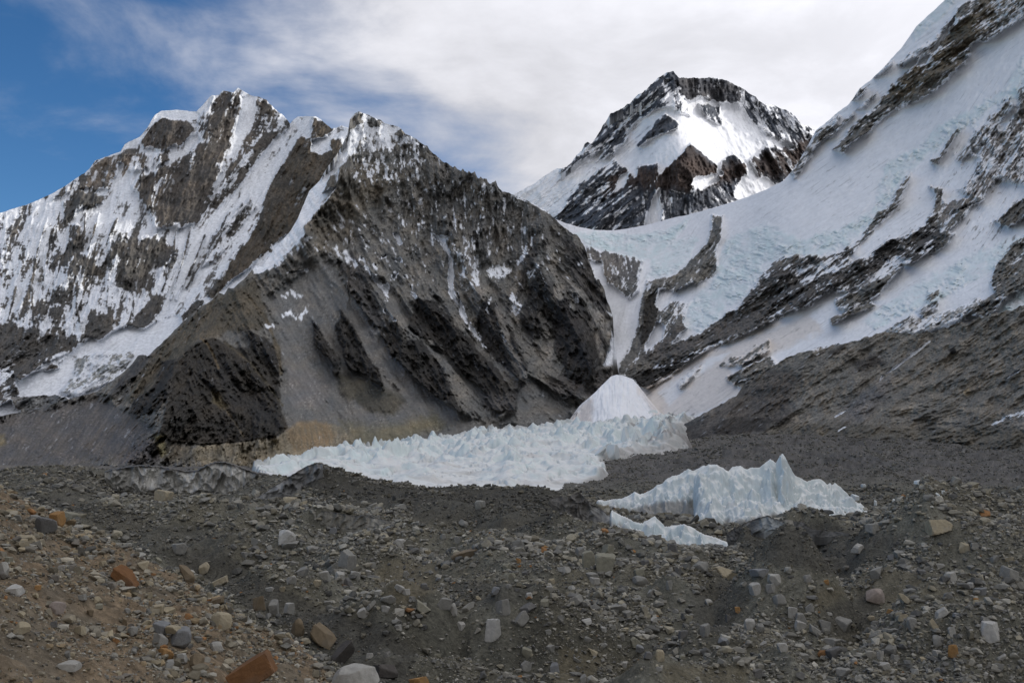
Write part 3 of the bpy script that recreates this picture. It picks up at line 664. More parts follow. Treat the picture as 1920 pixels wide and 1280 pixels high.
L6_cov = [
    (0.90, 20, 10, [(1780, 300), (1940, 150), (2300, 0), (2300, 500), (1800, 500)]),
    (0.16, 5, 7, [(1840, -10), (1795, 15), (1790, 42), (1752, 100), (1740, 117), (1702, 135), (1675, 162), (1652, 190), (1640, 207), (1612, 225), (1595, 245), (1560, 280), (1580, 282), (1615, 252), (1655, 220), (1687, 202), (1722, 187), (1765, 157), (1810, 112), (1822, 82), (1865, 52), (1900, 10), (1920, -40), (1870, -60)]),
    (0.45, 4, 8, [(1850, 0), (1940, -60), (1990, -60), (1930, 30), (1880, 60), (1840, 80)]),
    (0.35, 4, 6, [(1482, 322), (1512, 280), (1536, 242), (1572, 212), (1580, 218), (1545, 256), (1512, 300), (1490, 330)]),
    (0.40, 3, 5, [(1600, 185), (1612, 168), (1630, 158), (1622, 168), (1608, 190)]),
    (0.45, 3, 5, [(1606, 205), (1625, 185), (1645, 172), (1640, 185), (1615, 205)]),
    (0.45, 3, 4, [(1630, 145), (1655, 125), (1676, 112), (1670, 122), (1640, 148)]),
    (0.55, 3, 5, [(1682, 120), (1715, 95), (1740, 78), (1720, 105), (1690, 128)]),
    (0.55, 4, 5, [(1720, 100), (1780, 40), (1800, 10), (1790, 30), (1745, 100), (1720, 118)]),
    (0.5, 3, 4, [(1520, 270), (1560, 245), (1600, 210), (1600, 218), (1560, 255), (1525, 278)]),
    (0.30, 5, 7, [(1925, 150), (1915, 170), (1905, 215), (1880, 245), (1850, 270), (1830, 320), (1850, 330), (1890, 285), (1920, 260), (1960, 180)]),
    (0.55, 8, 9, [(1830, 290), (1870, 262), (1930, 250), (1960, 350), (1900, 340), (1850, 340)]),
    (0.50, 6, 8, [(1890, 180), (1840, 240), (1790, 300), (1800, 310), (1850, 260), (1900, 200)]),
    (0.12, 3, 4, [(1765, 287), (1772, 270), (1795, 243), (1788, 260), (1770, 292), (1762, 300)]),
    (0.08, 2, 3, [(1745, 300), (1760, 296), (1758, 306), (1748, 305)]),
    (0.25, 4, 5, [(1706, 325), (1690, 345), (1668, 385), (1635, 415), (1612, 448), (1585, 472), (1600, 474), (1625, 445), (1650, 420), (1680, 388), (1700, 350)]),
    # the long dark rock step
    (0.17, 5, 8, [(1590, 465), (1535, 482), (1470, 480), (1440, 505), (1420, 530), (1390, 570), (1345, 605), (1310, 650), (1380, 642), (1440, 610), (1460, 588), (1520, 566), (1548, 545), (1612, 542), (1655, 515), (1692, 495), (1725, 482), (1766, 465), (1785, 440), (1755, 412), (1735, 418), (1700, 443), (1670, 450), (1620, 485), (1590, 490)]),
    (0.93, 4, 5, [(1600, 478), (1640, 440), (1680, 400), (1715, 330), (1740, 330), (1750, 400), (1740, 416), (1690, 440), (1660, 448), (1625, 478), (1598, 490)]),
    (0.60, 4, 5, [(1480, 500), (1530, 492), (1580, 480), (1600, 492), (1560, 510), (1500, 530)]),
    (0.75, 3, 4, [(1605, 540), (1650, 500), (1680, 480), (1705, 485), (1660, 520), (1625, 545)]),
    (0.20, 4, 5, [(1735, 418), (1748, 400), (1757, 362), (1745, 350), (1765, 355), (1768, 385), (1750, 418)]),
    (0.30, 4, 6, [(1750, 412), (1780, 380), (1810, 371), (1840, 364), (1845, 376), (1812, 381), (1785, 398), (1765, 422)]),
    (0.25, 4, 6, [(1758, 425), (1790, 402), (1815, 386), (1812, 398), (1790, 420), (1768, 440)]),
    (0.45, 6, 8, [(1800, 355), (1830, 330), (1860, 320), (1880, 330), (1850, 362), (1815, 370)]),
    (0.07, 3, 4, [(1866, 414), (1892, 392), (1925, 368), (1960, 360), (1960, 400), (1925, 402), (1890, 424)]),
    (0.12, 4, 5, [(1568, 560), (1570, 580), (1610, 576), (1652, 545), (1692, 500), (1664, 518), (1612, 545)]),
    (0.10, 3, 4, [(1550, 600), (1560, 609), (1587, 592), (1642, 573), (1632, 567), (1577, 588)]),
    (0.14, 4, 6, [(1960, 420), (1920, 442), (1890, 470), (1868, 500), (1860, 530), (1865, 547), (1835, 575), (1822, 592), (1850, 592), (1870, 572), (1905, 546), (1925, 535), (1960, 520)]),
    (0.50, 5, 7, [(1660, 620), (1700, 595), (1750, 590), (1800, 575), (1835, 562), (1825, 590), (1780, 615), (1700, 630)]),
    (0.55, 5, 7, [(1740, 545), (1760, 540), (1755, 580), (1740, 585), (1720, 600)]),
    # under the saddle
    (0.22, 4, 6, [(1104, 462), (1115, 468), (1152, 474), (1202, 490), (1198, 520), (1168, 544), (1130, 542), (1100, 500)]),
    (0.99, 3, 4, [(1100, 488), (1128, 489), (1131, 515), (1165, 545), (1185, 536), (1200, 520), (1215, 526), (1206, 560), (1196, 622), (1170, 660), (1163, 690), (1130, 690), (1138, 640), (1146, 590), (1130, 545)]),
    (0.45, 4, 6, [(1165, 545), (1180, 520), (1200, 512), (1196, 545), (1180, 560)]),
    (0.30, 3, 4, [(1130, 500), (1160, 505), (1190, 530), (1165, 545), (1140, 530)]),
    (0.10, 4, 5, [(1336, 404), (1356, 404), (1352, 446), (1342, 470), (1346, 500), (1330, 522), (1292, 532), (1262, 546), (1236, 562), (1216, 602), (1200, 632), (1188, 645), (1198, 600), (1206, 560), (1215, 526), (1242, 522), (1272, 512), (1302, 482), (1326, 455), (1332, 430)]),
    (0.28, 4, 5, [(1215, 526), (1205, 560), (1196, 620), (1160, 690), (1163, 705), (1230, 694), (1300, 672), (1350, 642), (1395, 620), (1440, 605), (1420, 560), (1345, 600), (1290, 600), (1250, 560)]),
    (0.06, 4, 5, [(1212, 560), (1238, 530), (1240, 560), (1230, 620), (1200, 660), (1165, 700), (1185, 650), (1200, 610)]),
    (0.06, 4, 5, [(1260, 610), (1290, 590), (1345, 605), (1440, 560), (1440, 600), (1350, 640), (1240, 680), (1180, 704), (1200, 672), (1262, 640)]),
    (0.98, 3, 3, [(1237, 541), (1262, 544), (1254, 570), (1240, 586), (1228, 572)]),
    (0.98, 3, 3, [(1230, 602), (1246, 610), (1243, 635), (1212, 656), (1208, 646), (1222, 622)]),
    (0.95, 3, 4, [(1258, 646), (1282, 617), (1318, 604), (1335, 612), (1300, 630), (1272, 642)]),
    (0.75, 3, 4, [(1262, 566), (1310, 560), (1330, 565), (1290, 590), (1265, 590)]),
    # icefall tongues
    (0.99, 3, 4, [(1355, 404), (1440, 385), (1500, 440), (1470, 478), (1442, 492), (1420, 516), (1400, 552), (1360, 577), (1345, 602), (1310, 622), (1284, 614), (1280, 600), (1300, 560), (1338, 530), (1346, 500), (1342, 470), (1352, 446)]),
    (0.98, 3, 4, [(1222, 490), (1240, 470), (1290, 440), (1330, 420), (1330, 440), (1300, 480), (1270, 511), (1240, 521), (1210, 520)]),
    # avalanche fan
    (0.96, 3, 5, [(1200, 722), (1262, 692), (1340, 652), (1390, 630), (1440, 606), (1520, 586), (1545, 575), (1562, 612), (1540, 640), (1440, 668), (1372, 692), (1390, 740), (1340, 765), (1250, 790), (1150, 800), (1050, 810), (1062, 792), (1085, 760), (1120, 730), (1148, 704), (1185, 711)]),
    (0.03, 2, 3, [(1186, 708), (1200, 722), (1212, 730), (1260, 700), (1300, 672), (1230, 692), (1190, 700)]),
    (0.70, 3, 6, [(1205, 728), (1230, 710), (1260, 698), (1262, 706), (1230, 722)]),
    (0.45, 4, 6, [(1352, 684), (1385, 665), (1440, 638), (1442, 656), (1388, 686)]),
    (0.10, 4, 5, [(1364, 706), (1410, 682), (1445, 668), (1460, 700), (1395, 728), (1376, 718)]),
    (0.60, 4, 6, [(1270, 720), (1300, 690), (1320, 680), (1300, 705), (1275, 728)]),
]
L6_tint = [
    ((0.155, 0.13, 0.095), 10, 8, [(1660, 180), (1760, 80), (1840, 0), (1900, 0), (1800, 110), (1700, 190)]),
    ((0.09, 0.085, 0.08), 8, 8, [(1590, 465), (1440, 505), (1345, 605), (1310, 650), (1440, 610), (1612, 542), (1692, 495), (1785, 440), (1735, 418), (1670, 450)]),
    ((0.05, 0.048, 0.046), 5, 5, [(1660, 500), (1700, 470), (1765, 448), (1770, 462), (1690, 496)]),
    ((0.16, 0.15, 0.14), 8, 6, [(1104, 462), (1202, 490), (1198, 520), (1130, 542)]),
    ((0.21, 0.195, 0.18), 8, 6, [(1800, 290), (1960, 200), (1960, 360), (1840, 370), (1760, 430)]),
    (DARK, 1.6, 4, [(1186, 706), (1240, 680), (1340, 645), (1300, 672), (1212, 730), (1200, 722)]),
    (DARK, 1.6, 5, [(1210, 560), (1240, 530), (1240, 560), (1225, 620), (1200, 650)]),
    ((0.12, 0.11, 0.1), 8, 6, [(1260, 610), (1345, 605), (1440, 560), (1440, 600), (1240, 680), (1200, 672)]),
    ((0.42, 0.37, 0.32), 5, 6, [(1205, 728), (1262, 698), (1320, 678), (1300, 705), (1240, 740)]),
    ((0.36, 0.35, 0.33), 5, 5, [(1660, 620), (1750, 590), (1835, 562), (1780, 615), (1700, 630)]),
]
L6_ice = [
    (1.0, 5, 5, [(1078, 440), (1120, 433), (1200, 442), (1262, 426), (1292, 408), (1265, 450), (1235, 480), (1200, 489), (1150, 472), (1110, 466)]),
    (0.8, 5, 6, [(1222, 490), (1240, 470), (1290, 440), (1310, 450), (1270, 511), (1240, 521), (1210, 520)]),
    (0.85, 6, 8, [(1360, 450), (1440, 420), (1500, 450), (1570, 430), (1640, 390), (1640, 410), (1590, 462), (1535, 480), (1470, 480), (1442, 492), (1420, 516), (1400, 552), (1360, 577), (1345, 602), (1310, 622), (1280, 612), (1300, 560), (1338, 530), (1346, 500)]),
    (0.8, 6, 8, [(1920, 105), (1880, 170), (1850, 190), (1800, 215), (1760, 235), (1720, 275), (1660, 310), (1640, 390), (1600, 440), (1660, 390), (1700, 325), (1760, 275), (1815, 240), (1850, 205), (1920, 180)]),
    (0.75, 6, 8, [(1690, 550), (1760, 510), (1840, 470), (1900, 445), (1960, 430), (1960, 465), (1870, 500), (1800, 540), (1720, 580), (1640, 615), (1620, 600)]),
    (0.9, 4, 3, [(1960, 530), (1905, 546), (1850, 615), (1880, 605), (1960, 570)]),
    (0.7, 4, 3, [(1708, 60), (1745, 20), (1775, -5), (1800, -10), (1760, 40), (1715, 75)]),
]
mountain('glaciated_slope', 'steep snow covered mountainside with ice cliffs and rock bands rising out of frame at right', 980, 2800, 1.45, L6_top, 900, 1.45, L6_ctrl, L6_zones,
         [(55, 230, 66, 3), (24, 70, 20, 3), (10, 26, 7, 3)], 0.97, L6_cov, ROCK, L6_tint, ice_items=L6_ice, jag=1.5, streak=(5.0, 70.0), seed=41, back=(None, 2600), snowcol=(0.81, 0.82, 0.84), snowrel=0.10, icebump=13.0, mat=M_SNOWY, snow_tint=FAN)

# ---- avalanche cone at the foot of the couloir
mountain('snow_cone', 'white avalanche snow cone at the foot of the narrow couloir', 1030, 1350, 1.2,
         [(1030, 818, 1), (1062, 794, 1), (1085, 762, 1), (1120, 731, 1), (1146, 705, 0.5), (1156, 702, 0.3), (1172, 705, 0.3), (1187, 711, 0.5), (1198, 724, 0.5), (1212, 742, 1), (1232, 766, 1), (1260, 796, 1), (1300, 830, 1), (1350, 845, 1)], 860, 1.2,
         [(1030, 818, 1560), (1062, 794, 1580), (1155, 702, 1680), (1187, 711, 1670), (1232, 766, 1580), (1350, 845, 1450), (1150, 850, 1380), (1060, 850, 1400), (1300, 850, 1350), (1155, 770, 1530), (1100, 800, 1500), (1220, 800, 1500)],
         [(1080, 790, (-0.6, 0.8)), (1150, 760, (0.0, 1.0)), (1230, 780, (0.6, 0.8))], [(12, 70, 20, 3), (6, 40, 9, 3), (2.5, 14, 6, 2)], 1.2,
         [(0.72, 4, 6, [(1030, 822), (1060, 796), (1082, 766), (1088, 775), (1070, 805)])], ROCK, [], seed=61, back=(0.5, 300), snowcol=(0.86, 0.87, 0.885), snowrel=0.7, mat=M_SNOWY,
         snow_tint=[((0.70, 0.65, 0.61), 6, 7, [(1030, 820), (1085, 764), (1112, 742), (1110, 790), (1090, 830), (1040, 840)]), ((0.74, 0.70, 0.67), 6, 7, [(1195, 725), (1240, 750), (1330, 775), (1300, 800), (1225, 785)])])

# ---- lower rock shoulder on the right
L7_top = [(1180, 850, 1), (1240, 825, 2), (1290, 790, 3), (1340, 765, 3), (1380, 742, 3), (1395, 722, 3), (1440, 692, 3), (1480, 667, 3), (1530, 652, 4), (1600, 640, 4), (1660, 622, 4), (1720, 625, 4), (1760, 620, 4), (1800, 606, 4), (1850, 592, 4), (1890, 582, 4), (1920, 572, 4), (2100, 520, 4), (2500, 400, 4), (2800, 300, 4)]
L7_ctrl = [(1260, 815, 1290), (1380, 740, 1270), (1440, 690, 1250), (1650, 620, 1200), (1920, 570, 1080), (1300, 850, 1080), (1600, 850, 950), (1920, 850, 850), (2400, 500, 800), (2400, 850, 600), (1500, 760, 1120), (1750, 720, 1050), (2800, 300, 900), (2800, 850, 500), (1350, 790, 1150)]
L7_zones = [(1400, 760, DB), (1600, 680, DB), (1800, 700, DB), (1750, 800, (-0.95, 0.3)), (1900, 620, DB)]
L7_cov = [
    (0.9, 1.5, 2, [(1742, 640), (1720, 658), (1690, 680), (1662, 700)], 4),
    (0.9, 1.5, 2, [(1656, 704), (1648, 716)], 3),
    (0.8, 1.5, 2, [(1588, 768), (1566, 780)], 3),
    (0.8, 2, 2, [(1910, 694), (1888, 708)], 5),
    (0.6, 2, 3, [(1960, 760), (1900, 780), (1860, 794)], 8),
    (0.5, 2, 3, [(1960, 785), (1920, 795)], 8),
    (0.5, 3, 5, [(1520, 655), (1560, 640), (1620, 632), (1560, 650), (1530, 662)]),
    (0.6, 2, 3, [(1585, 800), (1570, 806)], 4),
]
L7_tint = [
    ((0.105, 0.095, 0.085), 15, 10, [(1260, 815), (1380, 740), (1440, 690), (1500, 700), (1480, 800), (1300, 840)]),
    ((0.05, 0.046, 0.042), 4, 6, [(1335, 800), (1370, 780), (1440, 785), (1490, 790), (1440, 806), (1350, 820)]),
    ((0.06, 0.055, 0.05), 6, 8, [(1600, 680), (1640, 660), (1660, 680), (1620, 700)]),
    ((0.07, 0.063, 0.055), 5, 6, [(1540, 660), (1590, 645), (1570, 665)]),
    ((0.15, 0.145, 0.14), 12, 8, [(1580, 760), (1640, 720), (1680, 700), (1660, 750), (1620, 790), (1580, 800)]),
    ((0.015, 0.014, 0.013), 2, 2, [(1778, 654), (1788, 650), (1795, 660), (1784, 665)]),
    ((0.06, 0.055, 0.05), 2, 2, [(1800, 700), (1830, 690), (1790, 705)]),
    ((0.24, 0.2, 0.14), 3, 3, [(1806, 734), (1816, 728), (1822, 738), (1812, 742)]),
    ((0.20, 0.185, 0.165), 8, 6, [(1850, 800), (1960, 750), (1960, 830), (1860, 830)]),
    ((0.13, 0.12, 0.10), 8, 6, [(1440, 800), (1560, 790), (1700, 800), (1920, 800), (1920, 850), (1440, 840)]),
]
mountain('rock_shoulder', 'bare grey brown rock slope below the ice on the right side', 1180, 2800, 1.45, L7_top, 880, 1.45, L7_ctrl, L7_zones,
         [(20, 150, 50, 4), (7, 60, 20, 4), (3.4, 18, 7, 3)], 0.01, L7_cov, (0.19, 0.176, 0.152), L7_tint, jag=3, streak=(5.0, 26.0), seed=51, back=(0.3, 500))

# ------------------------------------------------------------------ valley floor
YS = np.array([50, 62, 75, 97, 120, 150, 190, 235, 285, 310, 340, 375, 400, 520, 700, 1000, 1500, 3000, 9000.0])
h0 = [800 + 48500 / y for y in YS]


def row(**kw):
    r = list(h0)
    for k, v in kw.items():
        r[list(YS).index(float(k[1:]))] = v
    return r


GT = {
    -500: row(y340=930, y375=905, y400=900, y520=895, y700=888, y1000=880),
    0: row(y235=1010, y285=958, y310=930, y340=905, y375=888, y400=884, y520=884, y700=880, y1000=872),
    80: row(y235=1008, y285=960, y310=925, y340=890, y375=873, y400=876, y520=884, y700=880, y1000=872),
    160: row(y285=958, y310=934, y340=906, y375=882, y400=880, y520=888, y700=880, y1000=872),
    220: row(y285=958, y310=945, y340=936, y375=932, y400=884, y520=892, y700=884, y1000=874),
    420: row(y285=960, y310=948, y340=936, y375=934, y400=882, y520=892, y700=886, y1000=874),
    500: row(y285=965, y310=948, y340=910, y375=893, y400=898, y520=906, y700=893, y1000=880),
    545: row(y285=965, y310=946, y340=908, y375=895, y400=904, y520=914, y700=898, y1000=882),
    570: row(y285=960, y310=938, y340=884, y375=896, y400=910, y520=918, y700=900, y1000=882),
    597: row(y285=958, y310=925, y340=868, y375=890, y400=914, y520=920, y700=900, y1000=880),
    640: row(y285=958, y310=925, y340=880, y375=900, y400=918, y520=922, y700=900, y1000=876),
    700: row(y285=956, y310=930, y340=899, y375=910, y400=922, y520=920, y700=898, y1000=872),
    800: row(y285=958, y310=938, y340=917, y375=928, y400=936, y520=920, y700=894, y1000=864),
    900: row(y285=958, y310=938, y340=916, y375=930, y400=940, y520=915, y700=886, y1000=856),
    1020: row(y285=962, y310=942, y340=914, y375=930, y400=942, y520=915, y700=880, y1000=850),
    1060: row(y285=968, y310=958, y340=932, y375=932, y400=928, y520=900, y700=872, y1000=846),
    1150: row(y235=1008, y285=992, y310=975, y340=958, y375=940, y400=930, y520=893, y700=858, y1000=836),
    1280: row(y235=1010, y285=996, y310=978, y340=960, y375=944, y400=928, y520=886, y700=852, y1000=826),
    1400: row(y235=1012, y285=998, y310=980, y340=962, y375=944, y400=926, y520=884, y700=846, y1000=816),
    1640: row(y235=1004, y285=985, y310=966, y340=955, y375=940, y400=928, y520=888, y700=852, y1000=822),
    1760: row(y190=1052, y235=1000, y285=962, y310=950, y340=945, y375=936, y400=926, y520=890, y700=856, y1000=826),
    1920: row(y190=1048, y235=996, y285=952, y310=946, y340=942, y375=934, y400=926, y520=892, y700=860, y1000=830),
    2600: row(y190=1048, y235=996, y285=952, y310=946, y340=942, y375=934, y400=926, y520=892, y700=860, y1000=830),
}
GU = np.array(sorted(GT))
GV = np.array([GT[k] for k in GU])


def lerp2(us, ys, gu, gys, gv):
    """rows of v at columns us and distances ys"""
    ly = np.log(ys)
    lg = np.log(gys)
    a = np.array([np.interp(ly, lg, r) for r in gv])        # (gu, ny)
    return np.array([np.interp(us, gu, a[:, j]) for j in range(len(ys))])   # (ny, nu)


def smooth_rows(A, k):
    w = np.hanning(k + 2)[1:-1]
    w /= w.sum()
    p = k // 2
    B = np.pad(A, ((p, p), (0, 0)), mode='edge')
    return sum(w[i] * B[i:i + A.shape[0]] for i in range(k))


class Surf:
    """a terrain sheet that can be asked for the place seen in a direction"""
    def __init__(self, us, P):
        self.us, self.P = us, P
        _, self.v = proj(P)
        self.vmin = np.minimum.accumulate(self.v, 0)

    def hit(self, u, v):
        j = int(np.clip(round((u - self.us[0]) / (self.us[1] - self.us[0])), 0, len(self.us) - 1))
        c = self.vmin[:, j]
        i = int(np.argmax(c <= v))
        if c[i] > v or i == 0:
            return None
        t = (c[i - 1] - v) / max(c[i - 1] - c[i], 1e-6)
        return self.P[i - 1, j] * (1 - t) + self.P[i, j] * t


gus = np.arange(-480, 2560, 2.0)
gys = np.exp(np.concatenate([np.linspace(math.log(50), math.log(430), 640), np.linspace(math.log(430), math.log(1400), 200)[1:], np.linspace(math.log(1400), math.log(9000), 30)[1:]]))
gV = smooth_rows(lerp2(gus, gys, GU, YS, GV), 5)
gU = np.repeat(gus[None, :], len(gys), 0)
gY = np.repeat(gys[:, None], len(gus), 1)
gP = unproj(gU, gV, gY)
X, Yw = gP[..., 0], gP[..., 1]
near = 1 - sstep(280, 420, gY)
hum = (fbm(X / 40.0, Yw / 46.0, 3, 501) * 8.5 + (ridged(X / 26.0, Yw / 32.0, 3, 511) - 0.5) * 6.5) * (1 - sstep(240, 320, gY) * 0.85) * sstep(50, 90, gY)
hum += (ridged(X / 9.0, Yw / 9.0, 3, 521) - 0.5) * 1.1 + fbm(X / 3.0, Yw / 3.0, 3, 531) * 0.5
hum = hum * (1 - sstep(700, 1500, gY) * 0.5)
hum += sstep(400, 520, gY) * (1 - sstep(1000, 1300, gY)) * sstep(1120, 1300, gU) * ((ridged(X / 60.0 + Yw / 200.0, Yw / 130.0, 3, 591) - 0.5) * 7.0 + fbm(X / 20.0, Yw / 40.0, 3, 593) * 2.4)


def mound(u, y, ru, ry, h):
    du = (gU - u) / ru
    dy = np.log(gY / y) / ry
    return h * np.exp(-(du * du + dy * dy))


for m in [(780, 150, 120, 0.12, -3.0), (1380, 140, 80, 0.2, -3.5), (1235, 262, 130, 0.10, -3.0), (1740, 262, 120, 0.06, 3.0), (1560, 185, 60, 0.2, -2.5)]:
    hum += mound(*m)
ly = np.log(gY)
for (yc, wf, wb, pts) in [
        (175, 0.20, 0.055, [(690, 1085), (760, 1060), (850, 1040), (950, 1024), (1060, 1010), (1150, 1012), (1220, 1022), (1290, 1040), (1350, 1070)]),
        (140, 0.20, 0.06, [(1330, 1152), (1380, 1110), (1420, 1084), (1460, 1074), (1510, 1082), (1560, 1110), (1620, 1152)]),
        (195, 0.22, 0.06, [(1540, 1070), (1640, 1024), (1700, 996), (1745, 974), (1800, 978), (1860, 984), (2000, 974), (2300, 990)]),
        (182, 0.12, 0.05, [(520, 1080), (620, 1046), (680, 1036), (740, 1048), (820, 1080)]),
        (125, 0.16, 0.05, [(840, 1192), (940, 1146), (1020, 1136), (1100, 1158), (1200, 1196)]),
        (113, 0.14, 0.05, [(1160, 1236), (1300, 1186), (1420, 1190), (1540, 1236)]),
        (122, 0.14, 0.05, [(1580, 1200), (1700, 1152), (1820, 1142), (2000, 1160), (2300, 1190)]),
        (255, 0.10, 0.05, [(60, 992), (200, 964), (330, 952), (470, 960), (580, 992)]),
        (250, 0.10, 0.05, [(540, 998), (700, 972), (860, 962), (1000, 972), (1080, 996)]),
        (128, 0.14, 0.05, [(560, 1190), (650, 1150), (740, 1140), (820, 1160), (880, 1190)])]:
    cu = np.array([p[0] for p in pts], float)
    wig = 5.0 * fbm(gus / 40.0, gus * 0 + yc, 3, 541)
    cv = np.interp(gus, cu, [p[1] for p in pts]) + wig
    lift = np.clip((800 + 48500 / yc - cv) * yc / F, 0, None) * sstep(cu[0] - 20, cu[0] + 40, gus) * (1 - sstep(cu[-1] - 40, cu[-1] + 20, gus))
    q = ly - math.log(yc)
    prof = np.where(q < 0, np.exp(-(q / (wf * 0.52)) ** 2), np.exp(-(q / wb) ** 2)) - 0.25 * np.exp(-((q - 2.2 * wb) / wb) ** 2)
    lift = lift * (1.15 if yc in (175, 255, 250) else 1.75)
    hum = hum * (1 - 0.5 * np.exp(-(q / wf) ** 2) * sstep(0.0, 2.0, lift)[None, :]) + lift[None, :] * prof
mr = np.random.default_rng(55)
for _ in range(90):
    my = math.exp(mr.uniform(math.log(98), math.log(310)))
    mx = mr.uniform(-0.42, 0.56) * my
    mh, mw = mr.uniform(0.8, 2.6), mr.uniform(4.5, 10.0)
    d2 = ((X - mx) / (mw * mr.uniform(1.0, 1.9))) ** 2 + ((Yw - my) / mw) ** 2
    sel = d2 < 9
    hum[sel] += mh * np.exp(-d2[sel] ** 0.8) * (1 + 0.3 * fbm(X[sel] / 4.0, Yw[sel] / 4.0, 2, 557))
gP[..., 2] += hum
vc = np.interp(gU, [1120, 1140, 1200, 1290, 1370, 1400], [966, 972, 1002, 1022, 1026, 1026])
wc = sstep(1118, 1140, gU) * (1 - sstep(1366, 1400, gU)) * sstep(135, 165, gY) * (1 - sstep(222, 240, gY))
zc_ = CAMZ + (800 - vc) / F * gY - 0.25
gP[..., 2] = gP[..., 2] * (1 - wc) + np.minimum(gP[..., 2], zc_ + 0.25 * fbm(X / 3.0, Yw / 3.0, 3, 599)) * wc      # the hollow round the ice spur
gcol = np.empty(gP.shape)
gcol[:] = (0.138, 0.132, 0.104)
far = sstep(380, 520, gY)[..., None]
gcol = gcol * (1 - far) + np.array((0.118, 0.111, 0.102)) * far
patch = sstep(-0.05, 0.35, fbm(X / 18.0, Yw / 18.0, 3, 551))[..., None] * (1 - far)
gcol = gcol * (1 - patch * 0.6) + np.array((0.135, 0.12, 0.085)) * patch * 0.6
midd = (sstep(240, 300, gY) * (1 - sstep(380, 420, gY)))[..., None]
gcol = gcol * (1 - 0.4 * midd) + np.array((0.07, 0.064, 0.055)) * 0.4 * midd
sx_, sn_ = rot(gU, gV, (0.93, -0.37))
dk = sstep(-0.1, 0.5, fbm(sx_ / 160.0, sn_ / 9.0, 4, 561))[..., None]
gcol = gcol * (1 - 0.38 * dk * far)
dk = sstep(0.1, 0.45, fbm(sx_ / 70.0, sn_ / 5.0, 4, 563))[..., None]
gcol = gcol + np.array((0.035, 0.033, 0.03)) * dk * far
dk = (sstep(0.0, 0.4, fbm(X / 26.0, Yw / 26.0, 3, 565)) * near)[..., None]
gcol = gcol * (1 - 0.35 * dk)
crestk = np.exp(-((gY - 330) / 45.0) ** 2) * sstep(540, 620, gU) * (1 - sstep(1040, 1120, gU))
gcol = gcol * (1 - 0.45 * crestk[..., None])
gcol *= np.exp(0.45 * fbm(X / 5.0, Yw / 5.0, 4, 571) + 0.5 * fbm(X / 1.6, Yw / 1.6, 3, 581) * near + 0.35 * fbm(gU / 4.0, gV / 1.6, 3, 585) * far[..., 0])[..., None]
ground = Surf(gus, gP)
# fine dark gravel, also painted as shade in hollows and behind crests; brown silt
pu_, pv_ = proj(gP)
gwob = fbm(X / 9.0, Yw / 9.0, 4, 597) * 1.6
gravel_shade = paint(np.zeros(gU.shape), pu_, pv_, [
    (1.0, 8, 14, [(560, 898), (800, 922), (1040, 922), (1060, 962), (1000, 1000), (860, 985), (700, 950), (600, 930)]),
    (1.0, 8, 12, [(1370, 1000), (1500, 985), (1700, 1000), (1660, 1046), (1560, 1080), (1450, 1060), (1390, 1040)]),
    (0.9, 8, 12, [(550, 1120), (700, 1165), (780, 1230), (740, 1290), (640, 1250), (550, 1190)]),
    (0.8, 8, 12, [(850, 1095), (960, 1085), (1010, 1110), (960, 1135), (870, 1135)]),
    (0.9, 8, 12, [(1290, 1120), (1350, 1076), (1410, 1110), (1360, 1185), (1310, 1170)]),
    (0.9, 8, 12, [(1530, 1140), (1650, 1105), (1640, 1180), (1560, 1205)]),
    (1.0, 7, 9, [(40, 925), (150, 972), (300, 1042), (400, 1096), (480, 1148), (560, 1192), (650, 1256), (760, 1300), (800, 1290), (690, 1205), (560, 1125), (440, 1055), (340, 1005), (200, 950)]),  # hollow behind the bank: shade painted into the gravel colour
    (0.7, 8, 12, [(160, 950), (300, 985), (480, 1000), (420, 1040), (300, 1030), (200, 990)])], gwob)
gsilt = paint(np.zeros(gU.shape), pu_, pv_, [
    (1.0, 8, 10, [(720, 1040), (800, 1050), (840, 1100), (760, 1130), (700, 1110)]),
    (1.0, 8, 10, [(1050, 1205), (1130, 1225), (1110, 1290), (1030, 1290)]),
    (0.9, 8, 10, [(1500, 1120), (1560, 1090), (1590, 1110), (1540, 1150)]),
    (0.8, 8, 10, [(1720, 1090), (1800, 1110), (1780, 1135), (1720, 1120)]),
    (0.9, 8, 10, [(1240, 1240), (1400, 1250), (1400, 1290), (1240, 1290)])], gwob)
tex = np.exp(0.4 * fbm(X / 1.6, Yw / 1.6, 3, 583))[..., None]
gcol = gcol * (1 - 0.75 * gravel_shade[..., None]) + np.array((0.075, 0.071, 0.06)) * tex * 0.75 * gravel_shade[..., None]
gcol = gcol * (1 - 0.7 * gsilt[..., None]) + np.array((0.135, 0.115, 0.075)) * tex * 0.7 * gsilt[..., None]
link('ground', mesh_from('ground', gP.reshape(-1, 3), grid_faces(*gP.shape[:2])[:, ::-1], np.clip(gcol.reshape(-1, 3), 0.01, 0.6), True, M_GROUND), kind='structure', label='grey rubble covered moraine across the valley floor', category='ground')

